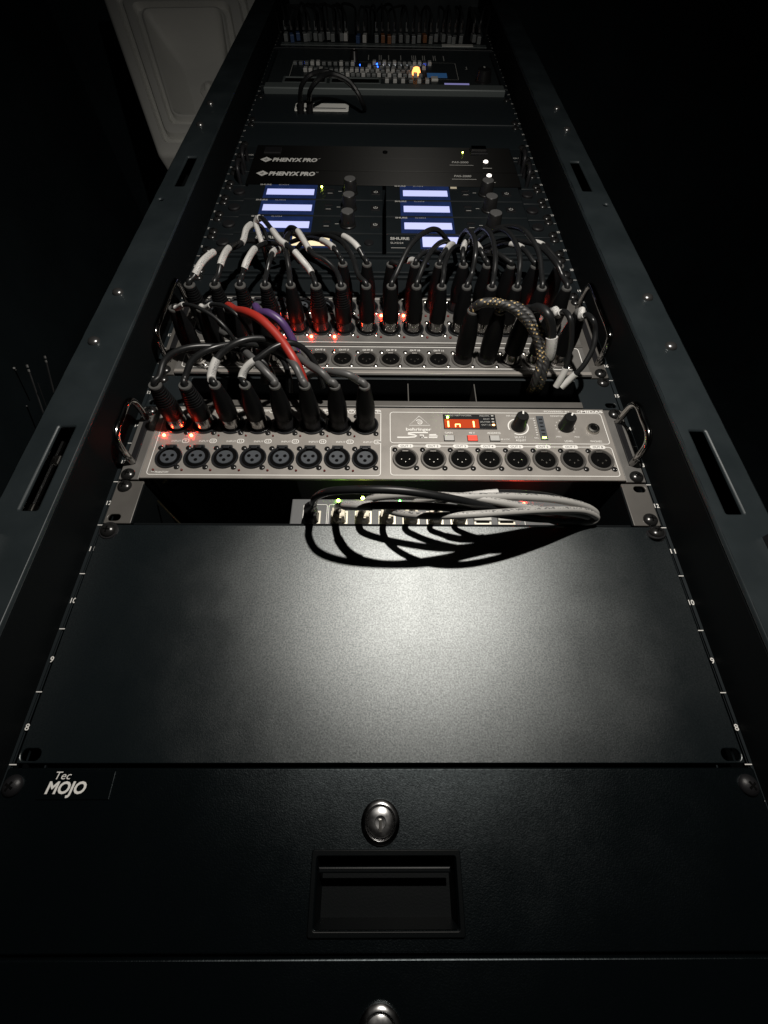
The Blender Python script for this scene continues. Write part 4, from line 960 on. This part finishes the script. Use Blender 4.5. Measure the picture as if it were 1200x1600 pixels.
# ------------------------------------------------------------------ white loudspeaker on the wall, upper left
def speaker():
    o0 = CAM + (_r*((290-600)/FPX) - _u*((100-800)/FPX) + _f)*1.28
    t = thing('loudspeaker', 'off white moulded loudspeaker with a recessed rectangular horn, behind the left post', 'loudspeaker', o0)
    # local frame: e1 across, e2 up the face, n towards the front
    k = 1.28/FPX
    def P(px, py, d): return o0 + _r*((px-290)*k) - _u*((py-100)*k) - _f*d
    def ring(pts, d, r=14, n=4):
        m = len(pts); out = []
        for i in range(m):
            a, p, b = Vector(pts[i-1]), Vector(pts[i]), Vector(pts[(i+1) % m])
            d1 = (a-p).normalized()*r; d2 = (b-p).normalized()*r
            for q in range(n+1):
                s = q/n; c = (p+d1)*(1-s)**2 + p*2*s*(1-s) + (p+d2)*s*s; out.append(P(c.x, c.y, d))
        return out
    outer = [(150, -30), (246, 243), (470, 243), (400, -30)]; mouth = [(223, 17), (273, 182), (372, 182), (346, 15)]
    def lp(A, B, q): return [(a[0]+(b[0]-a[0])*q, a[1]+(b[1]-a[1])*q) for a, b in zip(A, B)]
    rings = [ring(outer, -.22, 6)] + [ring(lp(outer, mouth, q), d, 8+6*q) for q, d in ((0, -.012), (.05, -.003), (.12, 0), (.33, 0), (.40, -.016), (.50, -.014), (.55, .004), (.62, .006), (.76, .005), (.82, -.011), (.92, -.009), (.96, .005), (1, .006))]
    th = [(268, 66), (292, 150), (352, 150), (337, 62)]
    rings += [ring(lp(mouth, th, q), d, 12-4*q) for q, d in ((.06, .002), (.12, -.008), (.5, -.045), (1, -.075))]
    mb = MB(); n = len(rings[0]); vs = [p for r_ in rings for p in r_]; fs = []
    for i in range(len(rings)-1):
        for j in range(n): fs.append((i*n+j, i*n+(j+1) % n, (i+1)*n+(j+1) % n, (i+1)*n+j))
    fs.append(tuple((len(rings)-1)*n+j for j in range(n))); fs.append(tuple(range(n))[::-1])
    mb.add(vs, fs, True); part('cabinet', mb, 'housing_white', t)
    part('horn_plug', MB().lathe([(.030, 0), (.028, .006), (.014, .010), (.010, .020), (.006, .026), (0, .027)], P(312, 104, -.075), -_f, 20), 'housing_white', t)
    a = P(300, -20, -.12)
    part('hanging_bracket', MB().tube([a, Vector((a.x, a.y, ZC))], .02, 10), 'housing_white', t)
speaker()
# ------------------------------------------------------------------ thin rods beside the cabinet, left
for i, (p0, p1, lab) in enumerate((((42, 570), (66, 640), 'longest thin grey rod with pale tip left of the left post'), ((70, 556), (86, 620), 'thin grey rod close beside the left post with broken pale tip'), ((40, 630), (50, 655), 'faint short dark rod low left of the left post'), ((56, 590), (74, 640), 'thin dark rod between the two pale tipped rods left of the post'), ((22, 575), (34, 600), 'short dark rod furthest left, its pale tip alone'))):
    a, b = at(*p0, .03), at(*p1, .0)
    a = Vector((a.x, a.y, a.z)); e = b + (b-a)*1.2
    t = thing('thin_rod', lab, 'rod', e)
    part('rod', MB().tube([a.lerp(b, .16), e], .0009 if i < 2 else .0006, 6), 'cable_black', t)
    if i not in (2, 3): part('tip', MB().tube([a, a.lerp(b, .06)], .0010, 6), 'ring_grey', t); part('band', MB().tube([a.lerp(b, .10), a.lerp(b, .155)], .0010, 6), 'ring_grey', t)
